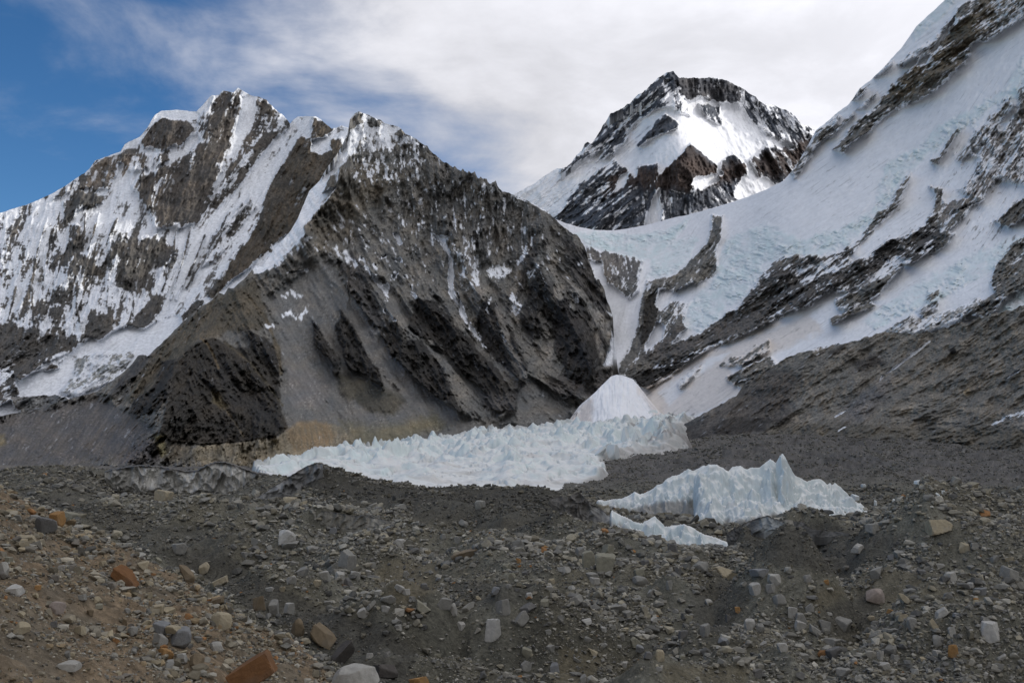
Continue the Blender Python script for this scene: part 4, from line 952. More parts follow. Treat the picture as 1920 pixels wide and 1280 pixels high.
# ---- brown hillside close by on the left
hus = np.arange(-700, 860, 2.0)
hu_k = [-700, -300, 0, 60, 150, 300, 400, 480, 560, 650, 760, 860]
crv = np.interp(hus, hu_k, [640, 780, 905, 936, 985, 1060, 1112, 1164, 1206, 1268, 1345, 1420])
hYc = np.interp(hus, [-700, 0, 300, 650, 860], [85, 75, 62, 52, 47])
hA = np.interp(hus, [-700, 0, 300, 650], [600, 712, 790, 800])
hB = (crv - hA) * hYc
hq = np.concatenate([np.linspace(0.16, 1.0, 520), np.linspace(1.0, 2.2, 60)[1:]])
hY = hq[:, None] * hYc[None, :]
hV = hA[None, :] + hB[None, :] / np.minimum(hY, hYc[None, :] * 1.0)
over = np.clip(hq[:, None] - 0.97, 0, None)
hV = hV + over * 700 + np.clip(over, 0, 0.12) ** 2 * 2500
hU = np.repeat(hus[None, :], len(hq), 0)
hP = unproj(hU, hV, hY)
X, Yw = hP[..., 0], hP[..., 1]
hP[..., 2] += fbm(X / 7.0, Yw / 7.0, 3, 601) * 0.8 + (ridged(X / 2.6, Yw / 3.4, 3, 611) - 0.5) * 0.45 + fbm(X / 0.6, Yw / 0.6, 3, 621) * 0.12
hcol = np.empty(hP.shape)
hcol[:] = (0.215, 0.162, 0.105)
k = sstep(-0.15, 0.3, fbm(X / 3.0 + Yw / 9.0, Yw / 5.0, 3, 631))[..., None]
hcol = hcol * (1 - 0.6 * k) + np.array((0.14, 0.125, 0.095)) * 0.6 * k
hcol *= np.exp(0.35 * fbm(X / 1.5, Yw / 1.5, 4, 641) + 0.4 * fbm(X / 0.35, Yw / 0.35, 3, 651))[..., None]
hill = Surf(hus, hP)
link('hillside', mesh_from('hillside', hP.reshape(-1, 3), grid_faces(*hP.shape[:2])[:, ::-1], np.clip(hcol.reshape(-1, 3), 0.01, 0.6), True, M_GROUND), kind='structure', label='brown stony hillside sloping down from the left', category='hillside')

# ------------------------------------------------------------------ glacier
IY = np.array([395, 430, 520, 700, 1000, 1400, 1900.0])
IT = {400: [905, 900, 892, 888, 884, 882, 881], 480: [905, 899, 889, 884, 881, 879, 878], 600: [912, 905, 886, 871, 861, 856, 854], 800: [940, 922, 896, 869, 845, 830, 824], 1040: [944, 925, 893, 860, 829, 805, 791], 1140: [938, 920, 888, 853, 823, 799, 783], 1340: [926, 912, 878, 843, 810, 783, 757], 1420: [926, 912, 878, 843, 810, 780, 748]}
ICE_OUT = [(470, 886), (520, 876), (560, 866), (640, 852), (700, 841), (760, 833), (800, 828), (860, 819), (940, 809), (1000, 801), (1060, 795), (1120, 788), (1180, 780), (1250, 772), (1335, 754), (1350, 762), (1300, 788), (1265, 803), (1238, 815), (1300, 827), (1290, 835), (1210, 846), (1150, 854), (1128, 862), (1147, 885), (1092, 908), (1047, 924), (980, 945), (840, 945), (760, 930), (700, 915), (600, 910), (490, 905)]
ius = np.arange(440, 1400, 1.6)
iys = np.exp(np.linspace(math.log(395), math.log(1900), 520))
iV = smooth_rows(lerp2(ius, iys, np.array(sorted(IT)), IY, np.array([IT[k] for k in sorted(IT)])), 9)
iU = np.repeat(ius[None, :], len(iys), 0)
iY = np.repeat(iys[:, None], len(ius), 1)
iP = unproj(iU, iV, iY)
X, Yw = iP[..., 0], iP[..., 1]
wx = X + 5 * fbm(X / 20.0, Yw / 20.0, 2, 700)
wy = Yw + 6 * fbm(X / 20.0, Yw / 20.0, 2, 705)
r1 = ridged(wx / 46.0, wy / 58.0, 4, 711, 0.45)
r2 = ridged(wx / 15.0, wy / 19.0, 3, 721)
big = fbm(X / 70.0, Yw / 90.0, 2, 731)
rel = ((r1 ** 1.2 - 0.3) * 17 + (r2 - 0.45) * 3.2) * np.clip(0.75 + 1.3 * fbm(X / 90.0, Yw / 120.0, 2, 733), 0.25, 1.5) + big * 6
we, wi, wf1 = worley(X / 17.0 + 0.35 * fbm(X / 9.0, Yw / 9.0, 2, 781), Yw / 22.0, 782)
rel += np.clip(wi - 0.5, 0, 1) * 22.0 * np.clip(1 - wf1 * 1.7, 0, 1) ** 1.3 * (0.25 + 0.75 * sstep(560, 900, iY))      # pinnacles
rel *= 0.55 + 0.45 * sstep(500, 800, iY)
sdi = sd_poly(iU, iV, ICE_OUT)
edge = np.clip((sdi + 5) / 9.0, -3, 1)
iP[..., 2] += rel * np.clip(edge + 0.2, 0, 1) + (edge - 1) * 9.0
icol = np.empty(iP.shape)
icol[:] = (0.70, 0.712, 0.69)
mk = sstep(0.0, 0.5, fbm(X / 24.0, Yw / 40.0, 4, 741))[..., None]
icol = icol * (1 - mk * 0.6) + np.array((0.61, 0.68, 0.68)) * mk * 0.6
mk = sstep(0.1, 0.5, fbm(X / 9.0, Yw / 20.0, 4, 751))[..., None]
icol = icol * (1 - mk * 0.35) + np.array((0.70, 0.64, 0.60)) * mk * 0.35
mk = sstep(0.18, 0.34, fbm(X / 26.0, Yw / 60.0, 4, 755) + 0.25 * sstep(1130, 1260, iU) - 0.1)[..., None] * sstep(1080, 1200, iU)[..., None]
icol = icol * (1 - mk * 0.8) + np.array((0.2, 0.18, 0.165)) * mk * 0.8
gz = np.hypot(np.gradient(rel, axis=1) / np.maximum(np.gradient(X, axis=1), 0.05), np.gradient(rel, axis=0) / np.maximum(np.gradient(Yw, axis=0), 0.05))
mk = sstep(0.35, 1.0, gz + 0.25 * fbm(X / 8.0, Yw / 10.0, 3, 757))[..., None]
icol = icol * (1 - mk * 0.7) + icol * np.array((0.77, 0.86, 0.87)) * mk * 0.8      # bare ice on the steep faces, with shading contrast painted into the tint
mk = (sstep(0.12, 0.42, fbm(X / 110.0 + Yw / 400.0, Yw / 30.0, 4, 785)) * 0.42)[..., None]
icol = icol * (1 - mk) + np.array((0.40, 0.375, 0.345)) * mk        # dirt bands
icol *= (1 + 0.08 * fbm(X / 3.0, Yw / 5.0, 3, 761))[..., None]
we, wi, _w = worley(X / 26.0 + 0.5 * fbm(X / 12.0, Yw / 12.0, 2, 771), Yw / 34.0, 772)
mk = ((1 - sstep(0.0, 0.07, we)) * sstep(-0.1, 0.3, fbm(X / 60.0, Yw / 60.0, 2, 773)))[..., None]
icol = icol * (1 - 0.55 * mk) + np.array((0.25, 0.33, 0.35)) * 0.55 * mk           # crevasses
mk = ((1 - sstep(0, 9, sdi + 5 * fbm(X / 9.0, Yw / 14.0, 3, 775))) * 0.7)[..., None]
icol = icol * (1 - mk) + np.array((0.24, 0.22, 0.20)) * mk                          # grit along the margin
iP[..., 2] -= (1 - sstep(0.0, 0.08, we)) * 1.8
glacier = Surf(ius, iP)
link('glacier', mesh_from('glacier', iP.reshape(-1, 3), grid_faces(*iP.shape[:2])[:, ::-1], np.clip(icol.reshape(-1, 3), 0.01, 0.88), True, M_ICE), kind='structure', label='broad white and pale blue broken glacier ice filling the valley floor', category='glacier')


# ------------------------------------------------------------------ ice walls and ridges
def ice_body(name, label, cat, top, bot, Yfun, colfun, flute, thick, du=1.2, nr=110, seed=1, lean=0.5, mat=None, jag=1.0, group=None, peaks=None, capcol=None, tol=0.06):
    """an upright body of ice: front face between the lines bot and top, crest, and a back face going down"""
    us = np.arange(top[0][0], top[-1][0] + 0.01, du)
    vt = np.interp(us, [p[0] for p in top], [p[1] for p in top])
    vb = np.interp(us, [p[0] for p in bot], [p[1] for p in bot])
    vt = vt - jag * (ridged(us / 9.0, us * 0 + seed, 3, seed + 3) - 0.5) * 5.0
    t = np.linspace(0, 1, nr)[:, None]
    V = vb + (vt - vb) * t
    U = np.repeat(us[None, :], nr, 0)
    Yb = Yfun(us)
    hits = [ground.hit(a, b) for a, b in zip(us, vb)]
    Yg = np.array([h[1] if h is not None else y for h, y in zip(hits, Yb)])
    Yg = np.clip(Yg, Yb * 0.6, Yb * 1.3)
    Yg = np.where(np.abs(Yg - np.median(Yg)) > tol * np.median(Yg), np.median(Yg), Yg)
    deg = 1
    x = (us - us.mean()) / (us[-1] - us[0])
    Yb = np.polyval(np.polyfit(x, Yg, deg), x)
    hpx = np.maximum(vb - vt, 2.0)
    hm = hpx * Yb / F
    Y = Yb[None, :] + lean * hm[None, :] * t ** 1.15
    X = (U - 960) / F * Yb[None, :]
    Z = V * Yb[None, :] / F
    wx_, wz_ = X + 3.0 * fbm(X / 7.0, Z / 7.0, 2, seed), Z + 3.0 * fbm(X / 7.0 + 9, Z / 7.0, 2, seed + 1)
    fl = (ridged(wx_ / flute, wz_ / (flute * 1.5), 3, seed + 11, 0.45) - 0.45) * flute * 0.85
    fl += (ridged(wx_ / (flute * 0.28), wz_ / flute, 2, seed + 12) - 0.45) * flute * 0.05
    fl += fbm(X / (flute * 0.5), Z / (flute * 0.6), 4, seed + 21) * flute * 0.32
    if peaks:
        for (pu, w, dep) in peaks:
            fl = fl + dep * np.exp(-np.abs(U - pu) / w) * (1 - 0.5 * t)
    Y = Y - fl * sstep(0, 0.12, t) * np.clip(hm / 6.0, 0.1, 1)[None, :]
    P = unproj(U, V, Y)
    c = colfun(U, V, X, Z, t + 0 * U, fl)
    pt = P[-1]
    hd = pt[:, :2] / np.linalg.norm(pt[:, :2], axis=1, keepdims=True)
    bk, bc = [], []
    for q in (0.08, 0.2, 0.4, 0.7, 1.0):
        b = pt.copy()
        b[:, :2] += hd * (q * thick)
        b[:, 2] -= (hm + 1.5) * (q ** 1.2) * (1.0 + 0.25 * fbm(us / 12.0, us * 0 + q * 7, 2, seed + 31)) if capcol is None else (hm + 1.5) * max(0, q - 0.5) * 2
        bk.append(b)
        bc.append(c[-1] if capcol is None else np.tile(np.array(capcol), (len(us), 1)))
    fr = P[0].copy()
    fr[:, 2] -= np.minimum(7.0, 0.4 + hm * 0.7)
    P = np.concatenate([fr[None], P, np.array(bk)], 0)
    c = np.concatenate([c[:1], c, np.array(bc)], 0)
    me = mesh_from(name, P.reshape(-1, 3), grid_faces(*P.shape[:2]), np.clip(c.reshape(-1, 3), 0.01, 0.9), True, mat or M_ICE)
    o = link(name, me, label=label, category=cat)
    if group:
        o['group'] = group
    return o


def white_ice(seed, blue=0.5, dirt=0.1):
    def f(U, V, X, Z, t, fl):
        c = np.empty(U.shape + (3,))
        c[:] = (0.72, 0.755, 0.725)
        m = np.clip(sstep(-0.1, 0.5, fbm(X / 7.0, Z / 9.0, 4, seed + 1)) * blue, 0, 1)[..., None]
        c = c * (1 - m) + np.array((0.58, 0.71, 0.75)) * m
        m = (sstep(-0.25, 0.35, -fl / (np.abs(fl).max() + 1e-6) * 1.6) * 0.55 * blue)[..., None]
        c = c * (1 - m) + np.array((0.52, 0.68, 0.72)) * m
        m = (sstep(0.15, 0.5, fbm(X / 5.0, Z / 3.0, 4, seed + 2)) * dirt)[..., None]
        c = c * (1 - m) + np.array((0.55, 0.48, 0.42)) * m
        return c * (1 + 0.07 * fbm(X / 1.2, Z / 3.5, 3, seed + 3))[..., None]
    return f


def dirty_ice(seed, base=(0.20, 0.195, 0.18), pale=(0.40, 0.40, 0.385), k=1.0):
    def f(U, V, X, Z, t, fl):
        c = np.empty(U.shape + (3,))
        c[:] = base
        m = np.clip(sstep(-0.1, 0.5, fbm(X / 9.0, Z / 12.0, 3, seed + 1)) * k, 0, 1)[..., None]
        c = c * (1 - m) + np.array(pale) * m
        c *= np.exp(0.8 * fbm((X + Z * 0.15) / 1.1, Z / 7.0, 4, seed + 2, 0.6))[..., None]
        m = sstep(0.86, 0.97, t + 0.06 * fbm(X / 3.0, Z * 0, 3, seed + 4))[..., None]
        return c * (1 - m) + np.array((0.055, 0.05, 0.042)) * m
    return f


def ice_hills(name, label, crest, yc, front, cones, floor_v, seed, blue=0.5, dirt=0.2, slope=1.15, back=14.0, wid=0.5):
    """a height field of ice: a jagged crest line with steep ribbed sides, and smaller cones before it"""
    u0, u1 = crest[0][0], crest[-1][0]
    us = np.arange(u0 - 4, u1 + 4.1, 1.1)
    ys = np.arange(yc - front, yc + back, 0.24)
    U, Yg = np.meshgrid(us, ys)
    X = (U - 960) / F * Yg / (CP - SP * (640 - 930) / F)
    cu = np.array([p[0] for p in crest], float)
    cv = np.array([p[1] for p in crest], float)
    warp = 9.0 * fbm(X / 5.0, Yg / 5.0, 3, seed) * sstep(0.5, 4.0, np.abs(Yg - yc)) + 2.0 * fbm(X / 1.6, Yg / 1.6, 2, seed + 1)
    dY = np.abs(Yg - yc - 1.6 * fbm(X / 6.0, X * 0, 3, seed + 2))
    sharp = np.interp(U + warp * np.clip(dY / 3.0, 0, 1.4), cu, cv)
    kk = np.hanning(61); kk /= kk.sum()
    soft1 = np.interp(us, cu, cv)
    soft1 = np.convolve(np.pad(soft1, 30, mode='edge'), kk, mode='valid')
    v = sharp + 1.1 * (sharp - np.interp(U, us, soft1)) * np.clip(dY / 5.0, 0, 1.2)       # ribs run down from the peaks
    zc = CAMZ + (800 - v) / F * yc
    z = zc - dY * slope * (1 + 0.45 * fbm(X / 7.0, Yg / 7.0, 2, seed + 3)) * (0.75 + 0.5 * np.exp(-dY / 3.0))
    for (pu, pv, py, k) in cones:
        px = (pu - 960) / F * py
        zp = CAMZ + (800 - pv) / F * py
        ang = np.arctan2(Yg - py, X - px)
        d = np.hypot((X - px), (Yg - py) * 0.9) * (1 + 0.22 * np.sin(ang * 3 + pu) + 0.3 * fbm(X / 3.0, Yg / 3.0, 3, seed + 4))
        z = np.maximum(z, zp - d * k + 0.35 * np.exp(-d))
    am = sstep(0.0, 2.5, np.abs(Yg - yc))
    z = z + 0.3 * fbm(X / 1.5, Yg / 1.5, 4, seed + 5) * (0.3 + 0.7 * am) + am * (4.2 * (ridged(X / 10.0 + 0.3 * fbm(X / 4.0, Yg / 4.0, 2, seed + 13), Yg / 6.0, 3, seed + 6) - 0.5) + 1.7 * (ridged(X / 4.4, Yg / 3.0, 3, seed + 11) - 0.5))
    fl = CAMZ + (800 - np.interp(U, [p[0] for p in floor_v], [p[1] for p in floor_v])) / F * Yg
    edge = np.minimum(sstep(u0 - 4, u0 + 8, U), 1 - sstep(u1 - 8, u1 + 4, U))
    z = np.maximum(fl - 4.0 + (z - fl + 4.0) * edge, fl - 14.0)
    P = np.stack([X, Yg, z], -1)
    gx = np.gradient(z, axis=1) / np.gradient(X, axis=1)
    gy = np.gradient(z, axis=0) / 0.24
    st = np.hypot(gx, gy)
    c = np.empty(P.shape)
    c[:] = (0.76, 0.775, 0.75)
    m = np.clip(sstep(1.0, 2.4, st + 0.8 * fbm(X / 3.0, Yg / 3.0 + z / 3.0, 3, seed + 7)) * blue * 1.5, 0, 1)[..., None]
    c = c * (1 - m) + np.array((0.54, 0.615, 0.625)) * m  # bluer ice on steep sides, with weak relief shading painted in
    m = (sstep(0.2, 0.45, fbm(X / 1.1 + z * 0.1, z / 5.0, 4, seed + 14)) * sstep(1.0, 2.0, st) * 0.4)[..., None]
    c = c * (1 - m) + np.array((0.42, 0.47, 0.47)) * m          # melt flutes with grit
    m = (sstep(0.1, 0.5, fbm(X / 4.0, Yg / 6.0 + z / 3.0, 4, seed + 8)) * dirt)[..., None]
    c = c * (1 - m) + np.array((0.55, 0.49, 0.43)) * m
    m = (1 - sstep(0.0, 1.6, z - fl - 0.6 + 1.5 * fbm(X / 2.0, Yg / 2.0, 3, seed + 9)))[..., None] * 0.75
    c = c * (1 - m) + np.array((0.22, 0.20, 0.175)) * m
    c *= (1 + 0.08 * fbm(X / 0.8, z / 2.0, 3, seed + 10))[..., None]
    me = mesh_from(name, P.reshape(-1, 3), grid_faces(*P.shape[:2])[:, ::-1], np.clip(c.reshape(-1, 3), 0.02, 0.88), True, M_ICE)
    return link(name, me, label=label, category='ice ridge')


ice_hills('ice_ridge', 'jagged white ice ridge with one sharp tall peak standing on dark moraine',
          [(1296, 900), (1312, 880), (1322, 873), (1330, 869), (1345, 870), (1356, 877), (1366, 882), (1374, 874), (1390, 872), (1400, 878), (1408, 875), (1426, 874), (1436, 866), (1446, 859), (1456, 866), (1462, 857), (1469, 849), (1474, 856), (1482, 873), (1492, 889), (1502, 894), (1514, 901), (1526, 896), (1540, 896), (1552, 906), (1557, 903), (1561, 907), (1566, 903), (1578, 912), (1590, 924), (1600, 935), (1606, 939), (1618, 950), (1632, 954), (1640, 966)],
          334, 44,
          [(1352, 926, 320, 1.1), (1405, 914, 325, 1.2), (1440, 920, 323, 1.15), (1500, 916, 325, 1.15), (1530, 914, 327, 1.2), (1572, 924, 327, 1.15), (1604, 940, 328, 1.1), (1338, 940, 308, 0.85), (1372, 944, 306, 0.8), (1405, 936, 310, 0.85), (1446, 938, 311, 0.85), (1484, 944, 312, 0.8), (1520, 936, 314, 0.85), (1556, 946, 316, 0.8), (1588, 948, 318, 0.85), (1335, 952, 316, 1.2), (1312, 964, 314, 1.1), (1380, 946, 317, 1.2), (1474, 936, 320, 1.3), (1625, 957, 326, 1.2), (1420, 950, 315, 1.2), (1550, 948, 319, 1.2), (1365, 900, 330, 1.5), (1455, 900, 329, 1.5), (1515, 915, 328, 1.4)],
          [(1290, 984), (1340, 984), (1400, 980), (1440, 970), (1500, 972), (1560, 974), (1640, 972)], 810)
ice_hills('ice_wing', 'long low white ice wing tapering left from the jagged ice ridge',
          [(1112, 941), (1122, 934), (1136, 936), (1150, 933), (1166, 932), (1180, 926), (1190, 919), (1200, 924), (1215, 919), (1224, 914), (1232, 907), (1242, 904), (1250, 896), (1262, 890), (1272, 888), (1280, 883), (1292, 877), (1300, 881), (1318, 872), (1330, 870)],
          344, 30, [(1150, 942, 339, 1.1), (1195, 936, 338, 1.2), (1240, 926, 338, 1.2), (1280, 915, 338, 1.3), (1310, 905, 338, 1.3), (1172, 944, 337, 1.1)],
          [(1112, 946), (1150, 956), (1175, 960), (1195, 956), (1230, 948), (1270, 946), (1310, 942), (1330, 942)], 830, back=10)
ice_hills('ice_tongue', 'low white ice spur tapering to the right below the jagged ice ridge',
          [(1138, 960), (1148, 954), (1160, 961), (1172, 965), (1186, 971), (1204, 976), (1216, 970), (1228, 965), (1238, 974), (1246, 984), (1262, 981), (1282, 979), (1300, 987), (1322, 999), (1340, 1003), (1352, 1007), (1362, 1011), (1370, 1026)],
          222, 22, [(1175, 978, 218, 1.2), (1210, 986, 217, 1.2), (1235, 990, 217, 1.3), (1275, 996, 217, 1.2), (1310, 1006, 217, 1.2), (1345, 1014, 217, 1.2)],
          [(1138, 985), (1165, 996), (1200, 1016), (1240, 1030), (1290, 1040), (1330, 1046), (1370, 1046)], 850, blue=0.75, dirt=0.3, back=8)
ice_body('ice_cliff', 'grey dirty ice cliff streaked with grit under the dark pyramid spur', 'ice cliff',
         [(196, 886), (212, 880), (240, 876), (262, 873), (290, 874), (320, 878), (350, 884), (372, 882), (388, 872), (404, 867), (420, 866), (440, 872), (462, 880), (480, 886), (500, 890), (516, 896)],
         [(196, 890), (208, 906), (226, 928), (250, 930), (285, 924), (330, 932), (352, 930), (372, 922), (400, 926), (430, 930), (470, 934), (516, 910)],
         lambda us: us * 0 + 372, dirty_ice(840, (0.27, 0.262, 0.235), (0.50, 0.485, 0.44), 1.0), 6.0, 26, seed=841, lean=0.35, jag=0.4, capcol=(0.10, 0.09, 0.075))
ice_body('ice_ramp', 'dark grey ice slab leaning up to the pointed moraine crest', 'ice slab',
         [(470, 938), (490, 928), (512, 912), (540, 894), (560, 882), (578, 872), (594, 867), (606, 869)],
         [(470, 942), (500, 936), (530, 928), (555, 930), (568, 938), (580, 915), (606, 880)],
         lambda us: us * 0 + 328, dirty_ice(850, (0.12, 0.118, 0.112), (0.30, 0.30, 0.295), 0.8), 3.5, 8, seed=851, lean=0.6, jag=0.3)
ice_body('ice_fin', 'dark grit striped ice fin at the left end of the white ice spur', 'ice slab',
         [(1030, 938), (1046, 930), (1062, 932), (1076, 926), (1086, 922), (1098, 934), (1110, 944), (1124, 952), (1136, 962), (1148, 972)],
         [(1030, 940), (1048, 956), (1070, 966), (1086, 978), (1110, 986), (1130, 980), (1148, 976)],
         lambda us: us * 0 + 285, dirty_ice(860, (0.085, 0.08, 0.072), (0.42, 0.42, 0.40), 0.9), 2.2, 8, seed=861, lean=0.6, jag=0.6)
ice_body('ice_outcrop', 'small dark blue grey ice face in the rubble below the white ice apron', 'ice cliff',
         [(1362, 1000), (1380, 988), (1400, 978), (1424, 970), (1440, 966), (1452, 972), (1466, 976), (1480, 984)],
         [(1362, 1012), (1385, 1018), (1410, 1012), (1440, 996), (1465, 992), (1480, 990)],
         lambda us: us * 0 + 292, dirty_ice(870, (0.075, 0.075, 0.073), (0.40, 0.43, 0.43), 0.8), 2.2, 8, seed=871, lean=0.5, jag=0.6)
ice_body('ice_outcrop', 'dark undercut ice lip right of the blue grey ice face', 'ice cliff',
         [(1474, 980), (1486, 976), (1505, 978), (1522, 990), (1545, 994), (1570, 996), (1592, 1000)],
         [(1474, 984), (1490, 992), (1520, 1006), (1560, 1008), (1592, 1004)],
         lambda us: us * 0 + 280, dirty_ice(880, (0.07, 0.069, 0.065), (0.3, 0.31, 0.305), 0.6), 2.0, 8, seed=881, lean=0.5, jag=0.6)
ice_body('ice_outcrop', 'faint pale ice streaks showing through gravel bank in the middle distance', 'ice cliff',
         [(556, 966), (575, 958), (600, 957), (625, 960), (660, 966), (690, 968), (715, 972), (740, 980)],
         [(556, 968), (580, 982), (610, 988), (650, 992), (700, 994), (740, 983)],
         lambda us: us * 0 + 240, dirty_ice(890, (0.115, 0.107, 0.086), (0.34, 0.32, 0.275), 0.6), 2.4, 6, seed=891, lean=0.8, jag=0.4)



# ------------------------------------------------------------------ stones
def ico(sub):
    t = (1 + 5 ** 0.5) / 2
    v = [(-1, t, 0), (1, t, 0), (-1, -t, 0), (1, -t, 0), (0, -1, t), (0, 1, t), (0, -1, -t), (0, 1, -t), (t, 0, -1), (t, 0, 1), (-t, 0, -1), (-t, 0, 1)]
    f = [(0, 11, 5), (0, 5, 1), (0, 1, 7), (0, 7, 10), (0, 10, 11), (1, 5, 9), (5, 11, 4), (11, 10, 2), (10, 7, 6), (7, 1, 8), (3, 9, 4), (3, 4, 2), (3, 2, 6), (3, 6, 8), (3, 8, 9), (4, 9, 5), (2, 4, 11), (6, 2, 10), (8, 6, 7), (9, 8, 1)]
    v = [tuple(np.array(p) / np.linalg.norm(p)) for p in v]
    for _ in range(sub):
        cache, nf = {}, []

        def mid(a, b):
            k = (min(a, b), max(a, b))
            if k not in cache:
                m = np.array(v[a]) + np.array(v[b])
                v.append(tuple(m / np.linalg.norm(m)))
                cache[k] = len(v) - 1
            return cache[k]
        for a, b, c in f:
            x, y, z = mid(a, b), mid(b, c), mid(c, a)
            nf += [(a, x, z), (b, y, x), (c, z, y), (x, y, z)]
        f = nf
    return np.array(v), np.array(f)


def rock_shape(sub, r, nplanes, rough, soft=0.0):
    """a ball cut by planes into an angular block"""
    n, f = ico(sub)
    d = r.normal(size=(nplanes, 3))
    ax = np.array([(1, 0, 0), (-1, 0, 0), (0, 1, 0), (0, -1, 0), (0, 0, 1), (0, 0, -1)]) + r.normal(0, 0.22, (6, 3))
    d[:6] = ax[:min(6, nplanes)]
    d /= np.linalg.norm(d, axis=1, keepdims=True)
    h = r.uniform(0.62, 0.95, nplanes)
    h[:6] = r.uniform(0.58, 0.8, 6)
    q = n @ d.T
    rad = np.where(q > 0.05, h / np.maximum(q, 0.05), 9).min(1)
    rad = np.minimum(rad, 1.15)
    rad = rad * (1 - soft) + soft * 0.85
    v = n * rad[:, None]
    if rough > 0:
        o = r.uniform(0, 50, 3)
        v = v * (1 + rough * fbm(n[:, 0] * 2.1 + o[0] + n[:, 2], n[:, 1] * 2.1 + o[1] - n[:, 2], 3, 5))[:, None]
    return v, f


def hull_shape(n, r):
    """the hull of a few points on a rounded box: an angular broken stone of 2n-4 faces"""
    import bmesh
    while True:
        d = r.normal(size=(n, 3))
        k = np.linalg.norm(d, axis=1, keepdims=True)
        d = d / k
        p = d / (np.abs(d) ** 3.5).sum(1, keepdims=True) ** (1 / 3.5)
        p = p * (1 - 0.12 * r.uniform(0, 1, (n, 1)))
        bm = bmesh.new()
        for q in p:
            bm.verts.new(q)
        bmesh.ops.convex_hull(bm, input=bm.verts)
        bm.verts.index_update()
        fs = [[v.index for v in f.verts] for f in bm.faces if len(f.verts) == 3]
        used = len(set(i for f in fs for i in f))
        vs = np.array([v.co[:] for v in bm.verts])
        bm.free()
        if used == n and len(vs) == n and len(fs) == 2 * n - 4:
            return vs, np.array(fs)


def place_hit(u, v):
    """place on the nearest terrain seen at the pixel"""
    a = hill.hit(u, v) if hus[0] <= u <= hus[-1] else None
    b = ground.hit(u, v)
    if a is not None and (b is None or a[1] < b[1]):
        return a, 'hill'
    return b, 'ground'


GREYS = np.array([(0.27, 0.258, 0.222), (0.32, 0.30, 0.25), (0.21, 0.203, 0.18), (0.37, 0.35, 0.295), (0.25, 0.23, 0.18), (0.165, 0.16, 0.145), (0.30, 0.27, 0.20)])
TANS = np.array([(0.33, 0.28, 0.19), (0.38, 0.34, 0.26), (0.27, 0.235, 0.17), (0.30, 0.23, 0.14), (0.42, 0.39, 0.32), (0.24, 0.22, 0.18), (0.20, 0.18, 0.15)])


def scatter(name, label, surf, gY, n, pmin, pmax, alpha, greys, kinds, sink, urange, yrange, dens_seed, orange=0.02, subs=1):
    """loose stones lying on a terrain sheet, as one mesh"""
    r = np.random.default_rng(dens_seed)
    P, us = surf.P, surf.us
    nr, nc = P.shape[:2]
    jj = r.uniform((urange[0] - us[0]) / (us[1] - us[0]), (urange[1] - us[0]) / (us[1] - us[0]), n * 3)
    rows = np.where((gY[:, nc // 2] > yrange[0]) & (gY[:, nc // 2] < yrange[1]))[0]
    ii = r.uniform(rows[0], rows[-1] - 1, n * 3)
    i0, j0 = ii.astype(int), np.clip(jj.astype(int), 0, nc - 2)
    fi, fj = (ii - i0)[:, None], (jj - j0)[:, None]
    p = (P[i0, j0] * (1 - fj) + P[i0, j0 + 1] * fj) * (1 - fi) + (P[i0 + 1, j0] * (1 - fj) + P[i0 + 1, j0 + 1] * fj) * fi
    # stones gather in fields
    dn = fbm(p[:, 0] / 16.0, p[:, 1] / 16.0, 3, dens_seed) if name == 'rubble' else fbm(p[:, 0] / 4.0, p[:, 1] / 4.0, 3, dens_seed)
    if name == 'rubble':
        zn, zs = gravel_shade[i0, j0], gsilt[i0, j0]
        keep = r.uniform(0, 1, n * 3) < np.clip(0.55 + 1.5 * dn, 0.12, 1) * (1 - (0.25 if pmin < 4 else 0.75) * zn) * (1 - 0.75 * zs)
    else:
        zn = np.zeros(n * 3)
        keep = r.uniform(0, 1, n * 3) < np.clip(0.5 + 1.5 * dn, 0.08, 1)
    p, dn, zn = p[keep][:n], dn[keep][:n], zn[keep][:n]
    m = len(p)
    spx = np.minimum(pmin * (1 - r.uniform(0, 1, m)) ** (-1 / alpha), pmax) * np.clip(1.0 + 0.9 * dn, 0.6, 1.6) * (1 - 0.3 * zn)
    size = spx * p[:, 1] / F * 0.5
    base = [hull_shape(9 if subs == 0 else 15, r) for _ in range(40)]
    bv = np.array([b[0] for b in base])
    bf = np.array([b[1] for b in base])
    var = r.integers(0, 40, m)
    f = bf[var]
    v = bv[var]                                       # (m, nv, 3)
    sc = np.stack([r.uniform(0.8, 1.35, m), r.uniform(0.65, 1.0, m), r.uniform(0.38, 0.85, m)], -1) * size[:, None]
    v = v * sc[:, None, :]
    tx = r.normal(0, 0.35, m)
    c, s = np.cos(tx)[:, None], np.sin(tx)[:, None]
    y, z = v[..., 1] * c - v[..., 2] * s, v[..., 1] * s + v[..., 2] * c
    az = r.uniform(0, 6.283, m)
    c, s = np.cos(az)[:, None], np.sin(az)[:, None]
    x, y = v[..., 0] * c - y * s, v[..., 0] * s + y * c
    v = np.stack([x, y, z], -1) + p[:, None, :]
    v[..., 2] += (sc[:, 2] * (1 - 2 * sink))[:, None]
    pal = kinds[r.integers(0, len(kinds), m)] * r.uniform(0.5, 1.15, m)[:, None]
    pal = pal * (1 - 0.45 * zn)[:, None]  # stones darkened along with the gravel and its painted hollow shade
    og = r.uniform(0, 1, m) < orange
    pal[og] = np.array((0.30, 0.16, 0.07)) * r.uniform(0.7, 1.3, og.sum())[:, None]
    dk = np.clip((p[:, 1] - 250) / 150, 0, 1)[:, None]
    pal = pal * (1 - 0.35 * dk)
    nv = v.shape[1]
    col = np.repeat(pal, nv, 0)
    fac = (f + (np.arange(m) * nv)[:, None, None]).reshape(-1, 3)
    return v.reshape(-1, 3), fac, np.clip(col, 0.02, 0.65)


